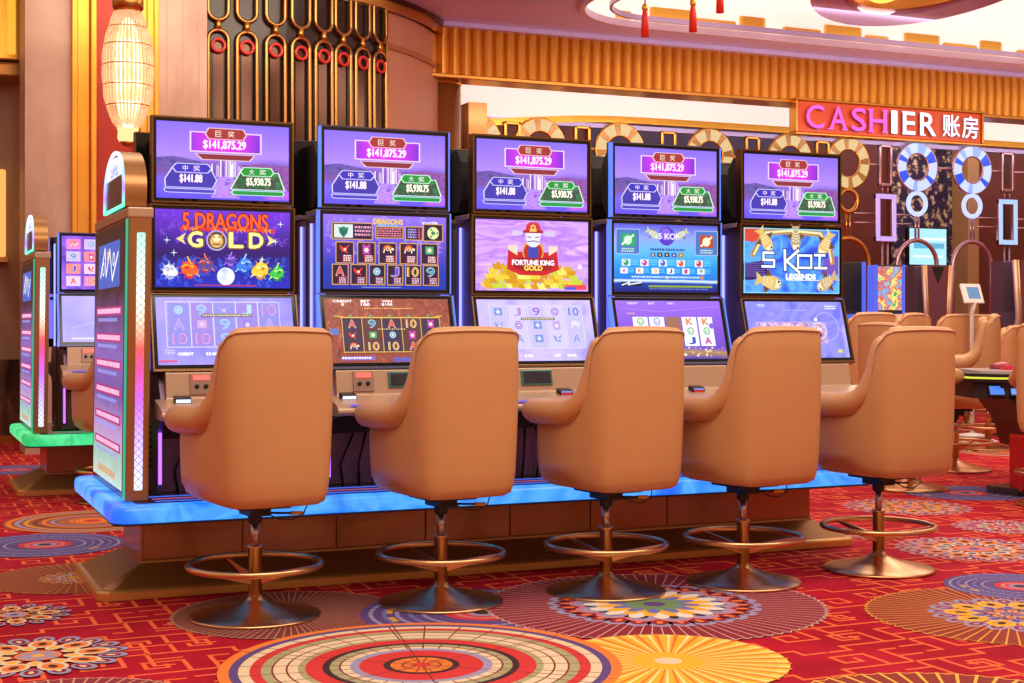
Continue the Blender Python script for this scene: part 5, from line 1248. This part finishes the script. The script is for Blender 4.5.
for px,Zc,a,L in bg:
    X,Y,_=atZ(px,324,Zc); dup(chair0,(X,Y,.004),a,L,GB,1.10)
def gz(px,py): x,y=gnd(px,py); return (x,y,.004)
dup(chair0,gz(910,489),-PI*.5,'tan stool just behind the rightmost front stool, base partly hidden',GB,1.02)
dup(chair0,gz(955,470),.85,'tan stool with its tall back showing above the black roulette table',GB,1.08)
dup(chair0,gz(988,449),.5,'tan stool behind the roulette table, only its foot ring and base showing',GB,1.0)
dup(chair0,gz(1060,506),-.9,'tan stool cut off by the right edge, beside the red panel',GB,1.02)
# electronic roulette table
X,Y,_=atZ(1006,375,10.6)
t=thing('roulette_table','black electronic roulette table with yellow edge light and small screens','gaming table',(X,Y,0),-T)
def octo(w,d,c): return [(w-c,-d),(w,-d+c),(w,d-c),(w-c,d),(-w+c,d),(-w,d-c),(-w,-d+c),(-w+c,-d)]
s=MB(); s.prism(octo(.40,.55,.16),.80,.86,BLACK); s.build('table_top',t,.01)
s=MB(); s.prism(octo(.36,.50,.15),.68,.80,DKGREY); s.build('underbody',t,.01)
s=MB(); o=octo(.405,.555,.16); s.tube([(x,y,.83) for x,y in o],.008,em('#e0e040',1.),6,True); s.build('edge_light',t)
s=MB(); a=MB(); s.prism(octo(.28,.40,.12),.86,.875,mat('#c8b8c0',.2)); s.build('felt_top',t)
s=MB(); s.box((-.04,-.1,.875),(.06,.0,.91),mat('#d83040',.4)); s.lathe([(.09,.875),(.09,.905),(.03,.93)],mat('#a04050',.3,.4),20,(.02,.15,0)); s.build('wheel_cover',t)
for k,(x,c_) in enumerate(((-.24,'#4880f0'),(-.09,'#60a0ff'),(.05,'#ff5040'))):
    s=MB(); s.M=Matrix.Translation((x,-.50,.69))@Matrix.Rotation(-.5,4,'X'); s.box((-.06,-.03,0),(.06,0,.09),BLACKG); s.box((-.05,-.032,.012),(.05,-.03,.078),em(c_,1.)); s.build('player_screen',t)
s=MB(); s.tube([(.14+.12*math.cos(a),-.56,.74+.10*math.sin(a)) for a in [2*PI*k/20 for k in range(20)]],.014,mat('#c8a890',.3,.5),8,True); s.prism([(.14+.11*math.cos(a),.74+.09*math.sin(a)) for a in [2*PI*k/20 for k in range(20)]],-.56,-.545,em('#18a060',.8),'y'); s.build('round_console',t)
s=MB(); s.prism([(.06,.3),(.0,.5),(-.16,.7),(.30,.7),(.16,.3)],-.5,.3,BLACK,'y'); s.build('pedestal',t,.01)
# pedestal + red cabinet at right edge
s=MB(); s.box((-.03,-.62,.05),(.01,-.35,.70),BLACK); s.build('upright',t,.004)
s=MB(); s.prism([(-.24,-.42),(.0,-.72),(.04,-.72),(.04,-.18),(-.24,-.28)],.004,.05,mat('#3a3034',.3,.3)); s.build('foot_plate',t,.006)
X,Y,_=atZ(1020,450,10.0)
t=thing('red_cabinet','low red cabinet cut off by the right edge under a tan stool','cabinet',(X,Y,0),-T)
s=MB(); s.box((0,0,.03),(.55,.22,.43),mat('#c0141c',.35)); s.build('side',t,.01); s=MB(); s.box((-.01,-.01,.004),(.56,.23,.03),BLACK); s.build('base',t)
# ================================================================== LIGHTS, WORLD, CAMERA
def area(n,loc,rot,sx,sy,e,c):
    l=bpy.data.lights.new(n,'AREA'); l.shape='RECTANGLE'; l.size=sx; l.size_y=sy; l.energy=e; l.color=c
    o=bpy.data.objects.new(n,l); COL.objects.link(o); o.location=loc; o.rotation_euler=rot; return o
warm=(1,.86,.70)
area('ceiling_light',(1.5,3.2,4.6),(.35,0,0),4,2.5,150,warm)  # unseen area lamps added overhead as general room fill
area('ceiling_light',(5.5,4.5,4.6),(.35,0,0),3,2.5,110,warm)
area('ceiling_light',(2.5,9.2,4.8),(0,0,0),5,2,80,warm)
area('ceiling_light',(9,10.5,4.6),(0,0,0),5,4,230,warm)
area('ceiling_light',(3.0,12.2,4.7),(.9,0,0),4,1,70,(1,.80,.6))  # fill added to brighten the left walls
area('ceiling_light',(12,13.2,3.6),(1.5,0,0),9,1,110,(1,.78,.55))  # fill added facing the soffit and cashier front
area('cove_light',(14,16.6,4.0),(.55+PI/2+.35,0,0),16,.3,60,(1,.92,.86))
area('cashier_light',(14,18.6,4.5),(0,0,0),12,1.2,90,(1,.8,.75))
area('recess_light',(12,13.5,4.9),(PI*.75,0,0),12,.5,50,(1,.88,.74))
w_=bpy.data.worlds.new('room'); sc.world=w_; w_.use_nodes=True
n=w_.node_tree.nodes; l=w_.node_tree.links; bgn=n['Background']
tc=n.new('ShaderNodeTexCoord'); sp=n.new('ShaderNodeSeparateXYZ'); l.new(tc.outputs['Generated'],sp.inputs[0])
cr=n.new('ShaderNodeValToRGB'); e=cr.color_ramp.elements; e[0].position=.0; e[0].color=lin('#7a3a34'); e[1].position=1; e[1].color=lin('#ffe8d0')
q_=e.new(.47); q_.color=lin('#c07048'); q_=e.new(.56); q_.color=lin('#ecb48a')
mr=n.new('ShaderNodeMapRange'); mr.inputs[1].default_value=-1; l.new(sp.outputs['Z'],mr.inputs[0]); l.new(mr.outputs[0],cr.inputs['Fac'])
vo=n.new('ShaderNodeTexNoise'); vo.inputs['Scale'].default_value=6; vo.inputs['Detail'].default_value=2; l.new(tc.outputs['Generated'],vo.inputs['Vector'])
m2=n.new('ShaderNodeMapRange'); m2.inputs[1].default_value=.4; m2.inputs[2].default_value=.65; m2.inputs[3].default_value=.5; m2.inputs[4].default_value=1.6; l.new(vo.outputs['Fac'],m2.inputs[0])
ml_=n.new('ShaderNodeMix'); ml_.data_type='RGBA'; ml_.blend_type='MULTIPLY'; ml_.inputs[0].default_value=1
l.new(cr.outputs['Color'],ml_.inputs[6]); l.new(m2.outputs[0],ml_.inputs[7]); l.new(ml_.outputs[2],bgn.inputs['Color']); bgn.inputs['Strength'].default_value=.74
cam=bpy.data.cameras.new('camera'); co=bpy.data.objects.new('camera',cam); COL.objects.link(co)
co.location=(0,0,H); co.rotation_euler=(PI/2,0,-T); cam.sensor_width=36; cam.lens=F*36/1024; cam.shift_y=(YH-341.5)/1024
cam.clip_end=200; sc.camera=co
sc.view_settings.view_transform='Standard'; sc.view_settings.look='None'; sc.view_settings.gamma=1; sc.view_settings.exposure=0; sc.view_settings.use_curve_mapping=False
